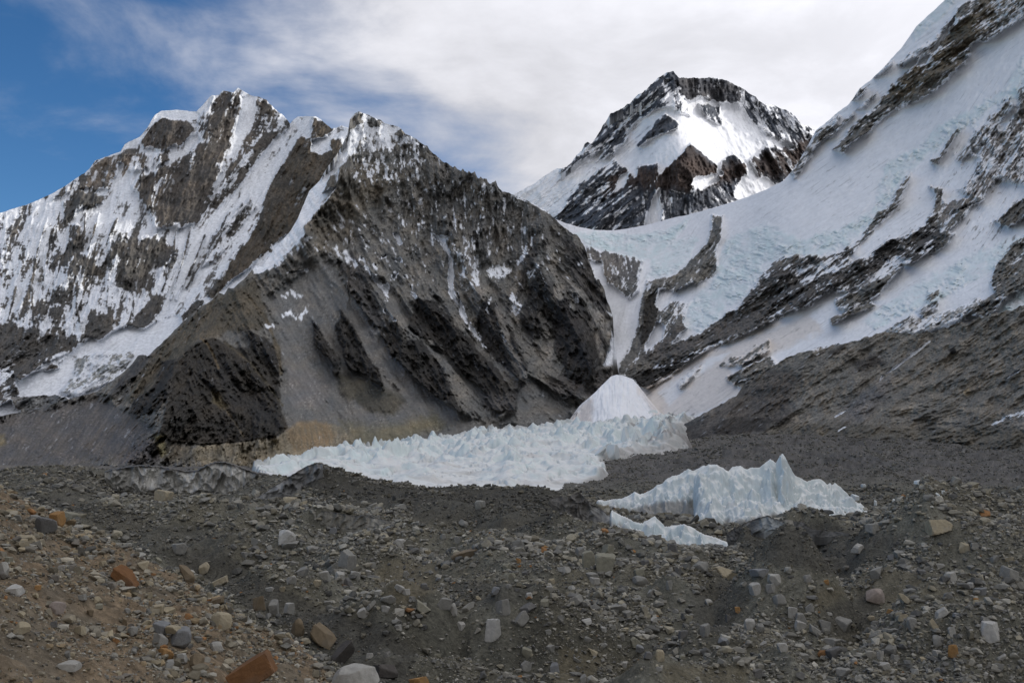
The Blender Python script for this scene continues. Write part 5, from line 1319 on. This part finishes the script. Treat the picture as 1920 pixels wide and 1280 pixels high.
def join(name, ps):
    off, vs, fs, cs = 0, [], [], []
    for v, f, c in ps:
        vs.append(v); fs.append(f + off); cs.append(c)
        off += len(v)
    return mesh_from(name, np.concatenate(vs), np.concatenate(fs), np.concatenate(cs), False, M_STONE, 3)


parts = [scatter('rubble', '', ground, gY, 22000, 1.6, 5.5, 1.9, None, GREYS[:5], 0.2, (1040, 1980), (430, 1050), 905, 0.0, 0),
         scatter('rubble', '', ground, gY, 250000, 2.3, 10, 1.95, None, GREYS, 0.22, (-60, 1980), (80, 430), 901, 0.004, 0),
         scatter('rubble', '', ground, gY, 12000, 7.5, 20, 2.0, None, GREYS, 0.22, (-60, 1980), (85, 330), 903, 0.004, 1)]
hYm = np.repeat(hY[:, [hY.shape[1] // 2]], hY.shape[1], 1)
hkinds = np.concatenate([TANS, TANS[:3], GREYS[:3]])
parts_h = [scatter('scree', '', hill, hYm, 30000, 2.8, 9, 1.9, None, hkinds, 0.2, (-80, 780), (14, hYm.max() / 2.25), 902, 0.02, 0),
           scatter('scree', '', hill, hYm, 2600, 8.0, 20, 2.0, None, hkinds, 0.2, (-80, 780), (14, hYm.max() / 2.25), 904, 0.02, 1)]
link('rubble', join('rubble', parts), kind='stuff', label='loose grey stones covering the moraine', category='rubble')
link('scree', join('scree', parts_h), kind='stuff', label='tan and grey pebbles covering the brown hillside', category='scree')


# ------------------------------------------------------------------ the range goes on to the right of the view, shading the valley
fy = np.linspace(3000, -2600, 150)
fq = np.linspace(0, 1, 90)
FYg, FQ = np.meshgrid(fy, fq)
foot = np.interp(FYg, [-2600, 0, 1500, 3000], [700, 520, 1150, 2000])
FX = foot + FQ * 2600
up = np.where(FQ < 0.55, FQ / 0.55, 1 - (FQ - 0.55) / 0.45)
crest = FLANK * (1 + 0.10 * fbm(FYg / 500.0, FYg * 0, 3, 950))
FZ = -30 + crest * up ** 1.15 + (ridged(FX / 420.0, FYg / 300.0, 4, 951) - 0.45) * 160 * np.sin(np.pi * FQ)
fc = np.empty(FX.shape + (3,))
k = sstep(250, 700, FZ + 250 * fbm(FX / 150.0, FYg / 150.0, 4, 955))[..., None]
fc[:] = ROCK
fc = fc * (1 - k) + np.array(SNOW) * k
link('mountain_flank', mesh_from('mountain_flank', np.stack([FX, FYg, FZ], -1).reshape(-1, 3), grid_faces(*FX.shape), fc.reshape(-1, 3), True, M_MTN), kind='structure', label='snowy mountain flank continuing out of view on the right', category='mountain')

# ------------------------------------------------------------------ boulders, each a thing
BC = {'pale': (0.38, 0.365, 0.325), 'grey': (0.262, 0.253, 0.225), 'dark grey': (0.155, 0.15, 0.14), 'slate': (0.225, 0.228, 0.225), 'tan': (0.37, 0.315, 0.215), 'brown': (0.20, 0.155, 0.10), 'rust': (0.19, 0.092, 0.038),
      'orange': (0.35, 0.20, 0.08), 'olive': (0.26, 0.245, 0.185), 'pinkish': (0.335, 0.28, 0.24), 'dark': (0.10, 0.09, 0.08), 'white': (0.48, 0.465, 0.425)}


def stone_mat(name, col, var=0.3, second=None):
    m, nt, b = nodemat(name)
    tc = nt.nodes.new('ShaderNodeTexCoord')
    n1 = nt.nodes.new('ShaderNodeTexNoise'); n1.inputs['Scale'].default_value = 1.6; n1.inputs['Detail'].default_value = 7; n1.inputs['Roughness'].default_value = 0.7
    n2 = nt.nodes.new('ShaderNodeTexNoise'); n2.inputs['Scale'].default_value = 0.7; n2.inputs['Detail'].default_value = 3
    nt.links.new(tc.outputs['Object'], n1.inputs['Vector'])
    nt.links.new(tc.outputs['Object'], n2.inputs['Vector'])
    cr = nt.nodes.new('ShaderNodeValToRGB')
    e = cr.color_ramp.elements
    e[0].position, e[1].position = 0.3, 0.72
    e[0].color = tuple(c * (1 - var) for c in col) + (1,)
    e[1].color = tuple(min(0.7, c * (1 + var * 0.7)) for c in col) + (1,)
    nt.links.new(n1.outputs['Fac'], cr.inputs['Fac'])
    mx = nt.nodes.new('ShaderNodeMix'); mx.data_type = 'RGBA'
    mr = nt.nodes.new('ShaderNodeMapRange'); mr.inputs['From Min'].default_value = 0.5; mr.inputs['From Max'].default_value = 0.75; mr.inputs['To Max'].default_value = 0.55
    nt.links.new(n2.outputs['Fac'], mr.inputs['Value'])
    nt.links.new(mr.outputs['Result'], mx.inputs[0])
    nt.links.new(cr.outputs['Color'], mx.inputs[6])
    g = sum(col) / 3 * 0.8
    mx.inputs[7].default_value = (second or (g * 1.05, g, g * 0.88)) + (1,)
    nt.links.new(mx.outputs[2], b.inputs['Base Color'])
    bp = nt.nodes.new('ShaderNodeBump'); bp.inputs['Strength'].default_value = 0.6; bp.inputs['Distance'].default_value = 0.12
    nt.links.new(n1.outputs['Fac'], bp.inputs['Height'])
    nt.links.new(bp.outputs['Normal'], b.inputs['Normal'])
    b.inputs['Roughness'].default_value = 0.92
    b.inputs['Specular IOR Level'].default_value = 0.2
    return m


BM = {k: stone_mat(k.replace(' ', '_') + '_rock', c) for k, c in BC.items()}
placed = []
brng = np.random.default_rng(77)


def boulder(u, v, wpx, hpx, colr, shape='block', on=None, deep=0.85, bury=0.18, name='boulder', mat=None, surf=None):
    p = surf.hit(u, v) if surf else place_hit(u, v)[0]
    if p is None:
        return None
    if on is not None:
        p = p.copy()
        p[1] = on['p'][1]
        p = unproj(np.array(u), np.array(v), p[1])
    k = p[1] / F
    w, h = wpx * k, hpx * k
    npl, rough, soft = {'block': (8, 0.05, 0), 'round': (14, 0.06, 0.3), 'slab': (8, 0.04, 0), 'tall': (8, 0.05, 0), 'tilt': (8, 0.04, 0), 'cone': (9, 0.05, 0)}[shape]
    vs, f = rock_shape(3 if wpx < 55 else 4, brng, npl, rough, soft)
    if shape == 'slab':
        vs = vs * np.array((1.2, 0.9, 0.55))
    if shape == 'tall':
        vs = vs * np.array((0.7, 0.7, 1.2))
    if shape == 'cone':
        t = (vs[:, 2] + 1) / 2
        vs[:, :2] *= (1.15 - 0.85 * np.clip(t, 0, 1))[:, None]
    az = brng.uniform(0, 6.28)
    c, s = math.cos(az), math.sin(az)
    vs = np.stack([vs[:, 0] * c - vs[:, 1] * s, vs[:, 0] * s + vs[:, 1] * c, vs[:, 2]], -1)
    if shape == 'tilt':
        a = brng.choice([-1, 1]) * brng.uniform(0.35, 0.6)
        vs = vs * np.array((1.25, 0.8, 0.55))
        c, s = math.cos(a), math.sin(a)
        vs = np.stack([vs[:, 0] * c - vs[:, 2] * s, vs[:, 1], vs[:, 0] * s + vs[:, 2] * c], -1)
    lo, hi = vs.min(0), vs.max(0)
    vs = (vs - (lo + hi) / 2) / (hi - lo)
    fh = h / (1 - bury)
    vs = vs * np.array((w, w * deep, fh))
    vs[:, 2] += fh * (0.5 - bury)
    me = mesh_from(name, vs, f, None, False, mat or BM[colr], 3)
    o = link(name, me)
    o.location = (p[0], p[1] + w * deep * 0.25, p[2])
    r = dict(o=o, u=u, v=v, w=wpx, h=hpx, c=colr, s=shape, p=p, label=None, mark=None)
    return r


# the boulders that stand out: place in the photograph, colour, shape, label, short name used to tell others by
KEY = [
    (85, 1001, 40, 32, 'dark grey', 'block', 'dark grey angular boulder at the upper edge of the brown hillside', 'the dark grey edge boulder'),
    (104, 984, 28, 25, 'orange', 'block', 'tan orange boulder right behind the dark grey boulder on the hillside edge', None),
    (46, 1021, 42, 18, 'tan', 'slab', 'long tan slab lying flat on the upper left hillside', 'the long tan slab'),
    (232, 1098, 46, 36, 'rust', 'tilt', 'rust brown tilted boulder halfway down the brown hillside', 'the tilted rust boulder'),
    (412, 1177, 40, 27, 'tan', 'round', 'rounded tan boulder near the lower edge of the brown hillside', 'the rounded tan boulder'),
    (334, 1214, 43, 36, 'slate', 'block', 'blue grey squared block carrying a flat tan stone', 'the blue grey block'),
    (461, 1304, 106, 76, 'rust', 'tilt', 'big rust brown boulder cut by the bottom edge', 'the big rust boulder'),
    (22, 1114, 34, 17, 'white', 'slab', 'whitish flat stone near the left edge of the hillside', 'the whitish flat stone'),
    (105, 1149, 31, 19, 'pinkish', 'block', 'pinkish tan angular stone in the middle of the brown hillside', 'the pinkish hillside stone'),
    (662, 1299, 88, 48, 'pale', 'round', 'big pale rounded boulder cut by the bottom edge', 'the big pale bottom boulder'),
    (536, 1021, 32, 28, 'white', 'block', 'bright pale squared block on the left of the moraine', 'the bright pale block'),
    (648, 1069, 37, 37, 'grey', 'tall', 'tall grey boulder above a cluster of pale blocks', 'the tall grey boulder'),
    (872, 1047, 54, 20, 'brown', 'tilt', 'long brownish grey tilted slab in the middle moraine', 'the long tilted slab'),
    (924, 1199, 31, 38, 'white', 'tall', 'whitish upright split boulder in the lower middle', 'the whitish split boulder'),
    (943, 1149, 29, 26, 'grey', 'block', 'grey angular boulder straight behind the whitish split boulder', None),
    (1105, 1067, 25, 34, 'olive', 'tall', 'olive grey upright boulder on top of the central mound', 'the olive upright boulder'),
    (1136, 1072, 39, 33, 'olive', 'block', 'largest olive grey boulder leaning at the central mound top', 'the large olive boulder'),
    (1264, 1043, 22, 25, 'dark grey', 'tall', 'dark upright stone on the mound crest below the ice spur', 'the dark crest stone'),
    (1364, 1086, 49, 23, 'tan', 'slab', 'pale tan slab lying right of the central mound', 'the tan mound slab'),
    (975, 1173, 33, 27, 'grey', 'tilt', 'grey leaning boulder left of centre beside a dark slab', 'the grey leaning boulder'),
    (1768, 999, 51, 25, 'tan', 'slab', 'tan angular boulder standing alone on the right moraine crest', 'the tan crest boulder'),
    (1612, 1037, 28, 18, 'pale', 'slab', 'pale flat stone on the slope below the small dark ice faces', 'the pale slope stone'),
    (1899, 1089, 37, 28, 'grey', 'block', 'grey boulder at the right edge of the moraine', 'the right edge boulder'),
    (1645, 1130, 39, 26, 'pinkish', 'round', 'round pinkish brown pitted boulder on the right moraine', 'the round pitted boulder'),
    (1646, 1084, 25, 21, 'grey', 'block', 'grey block above the round pinkish pitted boulder', None),
    (1863, 1201, 37, 35, 'white', 'block', 'large whitish grey block in the lower right rubble', 'the large whitish block'),
    (1792, 1231, 23, 23, 'orange', 'block', 'bright orange block in the lower right rubble', 'the bright orange block'),
    (899, 954, 20, 16, 'grey', 'round', 'lone rounded grey boulder on the dark crest before the glacier', 'the lone crest boulder'),
    (542, 943, 26, 11, 'tan', 'slab', 'tan flat slab at the foot of the leaning dark ice slab', 'the tan foot slab'),
    (304, 939, 34, 21, 'tan', 'block', 'brownish tan boulder in front of the grey dirty ice cliff', 'the ice cliff boulder'),
    (722, 1271, 49, 27, 'dark', 'block', 'dark brown boulder right of the big pale bottom boulder', 'the dark bottom boulder'),
    (785, 1292, 40, 22, 'orange', 'slab', 'orange tan stone cut by the bottom edge right of middle left', 'the orange bottom stone'),
    (604, 1211, 46, 40, 'brown', 'tilt', 'brown jagged rock on the crest of the hillside foot', 'the brown jagged rock'),
    (640, 1244, 44, 42, 'dark', 'tilt', 'dark purple slab leaning along the hillside foot', 'the dark leaning slab'),
    (1585, 1183, 31, 25, 'grey', 'block', 'grey wedge shaped boulder left of the gravel gully', 'the grey wedge boulder'),
    (1385, 1148, 11, 10, 'orange', 'block', 'small orange stone in the hollow beside the central mound', 'the small orange stone'),
    (1551, 1095, 11, 9, 'orange', 'block', 'small orange stone on the gravel slope left of the pitted boulder', 'the small gravel slope stone'),
    (1041, 1261, 18, 18, 'slate', 'block', 'blue grey stone near the bottom of the middle rubble', 'the blue grey bottom stone'),
    (1240, 1238, 18, 19, 'tan', 'round', 'tan round stone in the bottom middle rubble', 'the tan round stone'),
    (131, 975, 38, 16, 'olive', 'round', 'low lichen green boulder behind the hillside edge', 'the lichen boulder'),
]
REST = [
    (266, 1067, 23, 15, 'tan', 'block'), (5, 1079, 20, 25, 'pale', 'block'), (300, 1188, 31, 22, 'slate', 'block'), (298, 1213, 28, 25, 'grey', 'block'), (308, 1233, 34, 17, 'orange', 'slab'), (339, 1241, 18, 16, 'pale', 'block'),
    (365, 1253, 31, 25, 'brown', 'block'), (404, 1221, 25, 17, 'pale', 'round'), (347, 1089, 29, 30, 'brown', 'tilt'), (379, 1076, 23, 21, 'tan', 'block'), (406, 1104, 37, 24, 'tan', 'tilt'), (331, 1036, 30, 17, 'grey', 'block'), (37, 1188, 31, 20, 'tan', 'block'),
    (124, 1255, 39, 14, 'pale', 'slab'), (543, 1028, 31, 13, 'grey', 'slab'), (588, 1036, 31, 13, 'grey', 'slab'), (622, 1076, 21, 22, 'grey', 'tilt'), (635, 1091, 22, 19, 'pale', 'block'), (609, 1088, 21, 17, 'pale', 'block'), (666, 1086, 19, 16, 'pale', 'block'), (652, 1101, 18, 18, 'dark grey', 'block'),
    (749, 1029, 29, 18, 'pale', 'block'), (831, 1139, 29, 18, 'grey', 'block'), (791, 1148, 29, 23, 'olive', 'tilt'), (849, 1151, 18, 20, 'pale', 'tall'), (540, 1151, 21, 20, 'pale', 'block'), (511, 1151, 18, 26, 'grey', 'tall'), (681, 1158, 22, 18, 'pale', 'block'), (694, 1143, 18, 18, 'pale', 'tilt'),
    (748, 1110, 20, 14, 'pale', 'block'), (761, 1114, 16, 10, 'pale', 'slab'), (709, 1115, 15, 9, 'pale', 'block'), (593, 1098, 17, 11, 'tan', 'block'), (545, 1093, 20, 14, 'pale', 'block'), (565, 1080, 22, 17, 'grey', 'block'), (695, 1065, 16, 11, 'grey', 'round'),
    (485, 1141, 24, 24, 'brown', 'block'), (557, 1191, 27, 31, 'brown', 'block'), (643, 1232, 20, 18, 'tan', 'block'), (1139, 1041, 24, 21, 'olive', 'block'), (1088, 1043, 18, 18, 'grey', 'block'), (1315, 1073, 31, 20, 'grey', 'round'), (1427, 1083, 35, 16, 'slate', 'slab'), (1418, 1113, 22, 20, 'pale', 'block'),
    (988, 1153, 37, 22, 'dark grey', 'tilt'), (1158, 1146, 35, 15, 'grey', 'slab'), (1079, 1133, 29, 18, 'grey', 'tilt'), (1324, 1193, 19, 23, 'grey', 'tall'), (1408, 1181, 20, 20, 'pale', 'round'), (1427, 1184, 17, 15, 'grey', 'round'), (1199, 1085, 20, 19, 'olive', 'block'), (1202, 1096, 30, 16, 'grey', 'round'),
    (1194, 1213, 24, 18, 'olive', 'block'), (1199, 1223, 16, 14, 'slate', 'block'), (1218, 1235, 19, 12, 'dark grey', 'block'), (988, 1231, 20, 17, 'olive', 'round'), (986, 1256, 22, 16, 'grey', 'block'), (1095, 1277, 16, 13, 'grey', 'block'), (1022, 1031, 12, 9, 'orange', 'block'), (972, 1055, 10, 9, 'orange', 'block'),
    (1857, 1171, 24, 16, 'grey', 'tilt'), (1763, 1211, 25, 20, 'grey', 'block'), (1760, 1231, 18, 12, 'pale', 'block'), (1487, 1156, 20, 18, 'pale', 'block'), (1504, 1168, 24, 18, 'grey', 'block'), (1464, 1134, 23, 20, 'grey', 'round'), (1550, 1186, 25, 24, 'grey', 'block'), (1530, 1191, 20, 20, 'grey', 'tilt'),
    (1502, 1181, 22, 18, 'pale', 'block'), (1702, 1131, 26, 18, 'tan', 'tilt'), (1773, 1157, 26, 18, 'pale', 'tilt'), (1714, 1179, 19, 21, 'grey', 'round'), (1696, 1162, 19, 11, 'tan', 'block'), (1757, 1185, 20, 24, 'tan', 'tilt'), (1560, 1211, 39, 14, 'grey', 'slab'), (1563, 1238, 28, 25, 'dark grey', 'block'),
    (1655, 1256, 31, 14, 'pale', 'slab'), (1584, 1269, 28, 15, 'grey', 'block'), (1681, 1239, 18, 12, 'grey', 'block'), (1878, 1254, 20, 11, 'grey', 'slab'), (1788, 1193, 14, 18, 'pale', 'tall'), (1516, 1091, 18, 14, 'grey', 'round'), (1456, 1096, 26, 19, 'pale', 'block'), (1520, 1149, 17, 18, 'grey', 'round'),
    (1447, 1110, 19, 16, 'grey', 'block'), (1672, 1149, 13, 7, 'orange', 'slab'), (1834, 1127, 11, 7, 'orange', 'slab'), (569, 949, 15, 11, 'tan', 'block'), (752, 954, 20, 9, 'grey', 'slab'), (710, 964, 9, 7, 'pale', 'block'), (1812, 1033, 22, 16, 'tan', 'slab'), (1832, 1030, 20, 13, 'grey', 'slab'), (1687, 1044, 18, 12, 'grey', 'block'),
    (1671, 1050, 12, 11, 'slate', 'block'), (1843, 1115, 22, 14, 'slate', 'block'), (1826, 1103, 18, 12, 'pale', 'block'), (1895, 1055, 18, 11, 'tan', 'slab'), (1110, 1088, 24, 14, 'grey', 'slab'), (1115, 1095, 20, 13, 'pale', 'block'), (1030, 1107, 16, 10, 'pale', 'block'), (992, 1121, 14, 10, 'pale', 'block'),
    (1174, 1110, 9, 12, 'grey', 'tall'), (1157, 1110, 12, 10, 'olive', 'round'), (1240, 1130, 14, 9, 'grey', 'block'), (1256, 1105, 12, 17, 'grey', 'tall'), (1330, 1133, 14, 10, 'pale', 'block'), (1101, 1170, 20, 10, 'white', 'slab'), (1175, 1157, 20, 12, 'grey', 'block'), (1148, 1180, 14, 10, 'pale', 'block'),
    (1133, 1184, 12, 10, 'white', 'slab'), (1282, 1195, 18, 13, 'dark grey', 'block'), (1290, 1165, 14, 12, 'olive', 'block'), (1360, 1210, 24, 14, 'slate', 'slab'), (1383, 1240, 14, 10, 'grey', 'block'), (1880, 1240, 16, 14, 'pale', 'tilt'), (1470, 1220, 20, 14, 'pale', 'slab'), (1508, 1238, 18, 13, 'grey', 'block'),
]
key = []
for (u, v, w, h, c, s, lab, mark) in KEY:
    b = boulder(u, v, w, h, c, s)
    if b:
        b['label'], b['mark'] = lab, mark
        key.append(b)
blk = next(b for b in key if b['c'] == 'slate' and b['w'] == 43)
cap = boulder(325, 1188, 30, 15, 'tan', 'slab', on=blk, bury=0.02)
cap['label'] = 'flat tan stone resting on top of the blue grey squared block'
rest = []
for t in REST:
    b = boulder(*t)
    if b:
        rest.append(b)
# more of the larger loose blocks, where the photograph shows fields of them
occ = [(b['u'], b['v'], b['w']) for b in key + rest]
FIELDS = [(1180, 1075, 190, 45), (1150, 1190, 260, 70), (1500, 1180, 110, 60), (1750, 1150, 170, 90), (640, 1090, 130, 60), (820, 1170, 160, 70), (250, 1180, 220, 90), (1800, 1060, 120, 40), (1640, 1240, 200, 35), (1000, 1100, 150, 40), (150, 1090, 150, 60), (700, 1010, 200, 25), (1330, 1240, 180, 35)]
tries = 0
while len(key) + len(rest) < 292 and tries < 6000:
    tries += 1
    fu, fv, su, sv = FIELDS[brng.integers(0, len(FIELDS))]
    u, v = brng.normal(fu, su * 0.6), brng.normal(fv, sv * 0.6)
    if not (5 < u < 1915 and 985 < v < 1274):
        continue
    ph = place_hit(u, v)
    if ph[0] is None:
        continue
    w = min(11 + brng.exponential(4.2), 26)
    if any(abs(u - a) < (w + d) * 0.62 and abs(v - e) < (w + d) * 0.42 for a, e, d in occ):
        continue
    if ph[1] == 'hill':
        c = str(brng.choice(['tan', 'grey', 'pale', 'brown', 'olive', 'orange', 'dark grey'], p=[0.3, 0.22, 0.16, 0.12, 0.1, 0.04, 0.06]))
    else:
        c = str(brng.choice(['grey', 'pale', 'dark grey', 'olive', 'slate', 'tan'], p=[0.4, 0.2, 0.12, 0.13, 0.08, 0.07]))
    s = str(brng.choice(['block', 'slab', 'tilt', 'round', 'tall'], p=[0.42, 0.22, 0.16, 0.14, 0.06]))
    b = boulder(u, v, w, w * {'block': 0.75, 'slab': 0.45, 'tilt': 0.7, 'round': 0.72, 'tall': 1.15}[s], c, s)
    if b:
        rest.append(b)
        occ.append((u, v, w))

# labels that tell each one by colour, form and where it lies from a boulder that stands out
SH = {'block': 'blocky', 'slab': 'flat', 'tilt': 'tilted', 'round': 'rounded', 'tall': 'upright'}
ORD = ['', 'second ', 'third ', 'fourth ', 'fifth ', 'sixth ', 'seventh ', 'eighth ', 'ninth ', 'tenth ', 'eleventh ', 'twelfth ']
marks = [b for b in key if b['mark']]
buckets = {}
for b in rest:
    m = min(marks, key=lambda q: math.hypot(q['u'] - b['u'], 1.6 * (q['v'] - b['v'])))
    du, dv = b['u'] - m['u'], (b['v'] - m['v']) * 1.6
    if abs(du) > 2.2 * abs(dv):
        d = 'right of' if du > 0 else 'left of'
    elif abs(dv) > 2.2 * abs(du):
        d = 'in front of' if dv > 0 else 'behind'
    else:
        d = ('in front and ' if dv > 0 else 'behind and ') + ('right of' if du > 0 else 'left of')
    buckets.setdefault((b['c'], b['s'], d, m['mark']), []).append((math.hypot(du, dv), b))
for (c, s, d, mk), lst in buckets.items():
    lst.sort(key=lambda t: t[0])
    for i, (_, b) in enumerate(lst):
        b['label'] = f"{ORD[i]}{c} {SH[s]} boulder {d} {mk}"
for b in key + rest + [cap]:
    o = b['o']
    o['label'] = b['label']
    o['category'] = 'boulder'
    o['group'] = 'boulders on the brown hillside' if hill.hit(b['u'], b['v']) is not None and b['p'][1] < 90 else 'boulders on the moraine'

# ------------------------------------------------------------------ loose pieces of ice
M_BLOCK = stone_mat('clean_ice', (0.70, 0.755, 0.735), 0.1, (0.52, 0.64, 0.655))
for (u, v, w, h, s, lab) in [
        (1605, 940, 16, 14, 'block', 'white ice block lying just right of the jagged ice ridge'),
        (1642, 947, 6, 10, 'tall', 'thin upright white ice splinter right of the white ice block'),
        (1675, 944, 6, 9, 'tall', 'tiny white ice stub between the splinter and the paired ice shards'),
        (1765, 932, 9, 9, 'tilt', 'left and larger of two white ice shards on the dark moraine'),
        (1774, 927, 7, 8, 'block', 'right and smaller of two white ice shards on the dark moraine'),
        (1727, 908, 15, 8, 'slab', 'pale flat ice patch alone on the dark moraine slope'),
        (1620, 913, 10, 6, 'slab', 'low pale ice slab on the dark slope above the white ice block')]:
    b = boulder(u, v, w, h, 'white', s, name='ice_block', mat=M_BLOCK, surf=ground)
    if b:
        o = b['o']; o['label'] = lab; o['category'] = 'ice block'; o['group'] = 'loose ice blocks right of the ice ridge'
for (u, v, w, h, s, lab) in [
        (1174, 826, 20, 27, 'cone', 'tallest pale ice pinnacle near the right end of the glacier'),
        (1192, 821, 15, 13, 'cone', 'small white ice pinnacle touching the right side of the tallest one'),
        (1147, 860, 32, 28, 'cone', 'broad cone shaped ice pinnacle at the right rim of the glacier'),
        (1127, 854, 22, 18, 'tilt', 'leaning smooth ice slab left of the broad cone shaped pinnacle'),
        (1232, 800, 26, 14, 'cone', 'wide low ice pinnacle at the far right of the glacier below the snow fan'),
        (1035, 816, 14, 11, 'cone', 'small pointed ice pinnacle by the dark slit in the far glacier')]:
    b = boulder(u, v, w, h, 'white', s, name='ice_pinnacle', mat=M_BLOCK, surf=glacier, bury=0.3)
    if b:
        o = b['o']; o['label'] = lab; o['category'] = 'ice pinnacle'; o['group'] = 'ice pinnacles on the glacier'


# ------------------------------------------------------------------ sky and sun
SUN_EL, SUN_AZ = math.radians(30), math.radians(72)      # azimuth clockwise from straight ahead
w = bpy.data.worlds.new('World')
scene.world = w
w.use_nodes = True
nt = w.node_tree
bg = nt.nodes['Background']
sky = nt.nodes.new('ShaderNodeTexSky')
sky.sky_type = 'NISHITA'
sky.sun_disc = False
sky.sun_elevation = SUN_EL
sky.sun_rotation = SUN_AZ
sky.altitude = 2500
sky.air_density = 1.0
sky.dust_density = 0.3
sky.ozone_density = 3.0
L = nt.links.new


def math_node(op, a, b=None, clamp=False):
    n = nt.nodes.new('ShaderNodeMath')
    n.operation = op
    n.use_clamp = clamp
    for i, x in enumerate((a, b)):
        if x is None:
            continue
        if isinstance(x, (int, float)):
            n.inputs[i].default_value = x
        else:
            L(x, n.inputs[i])
    return n.outputs[0]


tc = nt.nodes.new('ShaderNodeTexCoord')
sp = nt.nodes.new('ShaderNodeSeparateXYZ')
L(tc.outputs['Generated'], sp.inputs[0])
zc = math_node('ADD', math_node('MAXIMUM', sp.outputs['Z'], 0.0), 0.22)
cx = math_node('DIVIDE', sp.outputs['X'], zc)
cy = math_node('DIVIDE', sp.outputs['Y'], zc)
cmb = nt.nodes.new('ShaderNodeCombineXYZ')
L(cx, cmb.inputs[0]); L(cy, cmb.inputs[1])


def noise(scale, detail, rough, dist, offs=(0, 0, 0)):
    mp = nt.nodes.new('ShaderNodeMapping')
    mp.inputs['Location'].default_value = offs
    L(cmb.outputs[0], mp.inputs['Vector'])
    n = nt.nodes.new('ShaderNodeTexNoise')
    n.inputs['Scale'].default_value = scale
    n.inputs['Detail'].default_value = detail
    n.inputs['Roughness'].default_value = rough
    n.inputs['Distortion'].default_value = dist
    L(mp.outputs[0], n.inputs['Vector'])
    return n.outputs['Fac']


def ramp(x, a, b, lo=0.0, hi=1.0):
    m = nt.nodes.new('ShaderNodeMapRange')
    m.interpolation_type = 'SMOOTHSTEP'
    L(x, m.inputs['Value'])
    m.inputs['From Min'].default_value = a
    m.inputs['From Max'].default_value = b
    m.inputs['To Min'].default_value = lo
    m.inputs['To Max'].default_value = hi
    return m.outputs[0]


n1 = noise(0.9, 7, 0.55, 0.6, (3.1, 1.7, 0))
n2 = noise(2.6, 7, 0.6, 0.3, (7.7, 0.2, 0))
# thin high cloud, open towards the left where the blue shows
bias = math_node('MULTIPLY_ADD', sp.outputs['X'], 2.3)
bias.node.inputs[2].default_value = 0.66
back = math_node('MULTIPLY', math_node('MAXIMUM', math_node('MULTIPLY', sp.outputs['Y'], -1.0), 0.0), 1.6)
hgt = math_node('MULTIPLY', sp.outputs['Z'], 0.55)
cl = math_node('ADD', math_node('ADD', math_node('MULTIPLY', math_node('SUBTRACT', n1, 0.5), 1.7), math_node('MULTIPLY', math_node('SUBTRACT', n2, 0.5), 1.1)), math_node('ADD', math_node('ADD', bias, back), hgt))
mask = ramp(cl, -0.05, 0.75)
shade = ramp(math_node('ADD', math_node('MULTIPLY', n2, 0.6), math_node('MULTIPLY', n1, 0.4)), 0.34, 0.68, 6.6, 9.8)
# thin cloud glows towards the hidden sun
dt = nt.nodes.new('ShaderNodeVectorMath'); dt.operation = 'DOT_PRODUCT'
L(tc.outputs['Generated'], dt.inputs[0])
dt.inputs[1].default_value = (math.sin(SUN_AZ) * math.cos(SUN_EL), math.cos(SUN_AZ) * math.cos(SUN_EL), math.sin(SUN_EL))
glow = math_node('MULTIPLY_ADD', math_node('POWER', math_node('MAXIMUM', dt.outputs['Value'], 0.0), 3.0), 1.5)
glow.node.inputs[2].default_value = 0.84
shade = math_node('MULTIPLY', shade, glow)
cc = nt.nodes.new('ShaderNodeCombineColor')
L(math_node('MULTIPLY', shade, 1.0), cc.inputs[0])
L(math_node('MULTIPLY', shade, 1.005), cc.inputs[1])
L(math_node('MULTIPLY', shade, 1.075), cc.inputs[2])
mix = nt.nodes.new('ShaderNodeMix')
mix.data_type = 'RGBA'
L(mask, mix.inputs[0])
hs = nt.nodes.new('ShaderNodeHueSaturation')
hs.inputs['Saturation'].default_value = 1.22
hs.inputs['Value'].default_value = 1.12
L(sky.outputs[0], hs.inputs['Color'])
L(hs.outputs[0], mix.inputs[6])
L(cc.outputs[0], mix.inputs[7])
L(mix.outputs[2], bg.inputs['Color'])
bg.inputs['Strength'].default_value = 0.1

sl = bpy.data.lights.new('sun', 'SUN')
sl.energy = 2.0
sl.angle = math.radians(0.6)
sl.color = (1.0, 0.95, 0.87)
so = bpy.data.objects.new('sun', sl)
COL.objects.link(so)
from mathutils import Vector
to_sun = Vector((math.sin(SUN_AZ) * math.cos(SUN_EL), math.cos(SUN_AZ) * math.cos(SUN_EL), math.sin(SUN_EL)))
so.rotation_euler = to_sun.to_track_quat('Z', 'Y').to_euler()
so.location = (300, 0, 400)

vs = scene.view_settings
vs.view_transform = 'Standard'
vs.look = 'None'
vs.exposure = 0.0
vs.gamma = 1.0
vs.use_curve_mapping = False
scene.cycles.max_bounces = 4
scene.cycles.diffuse_bounces = 3
scene.cycles.glossy_bounces = 2
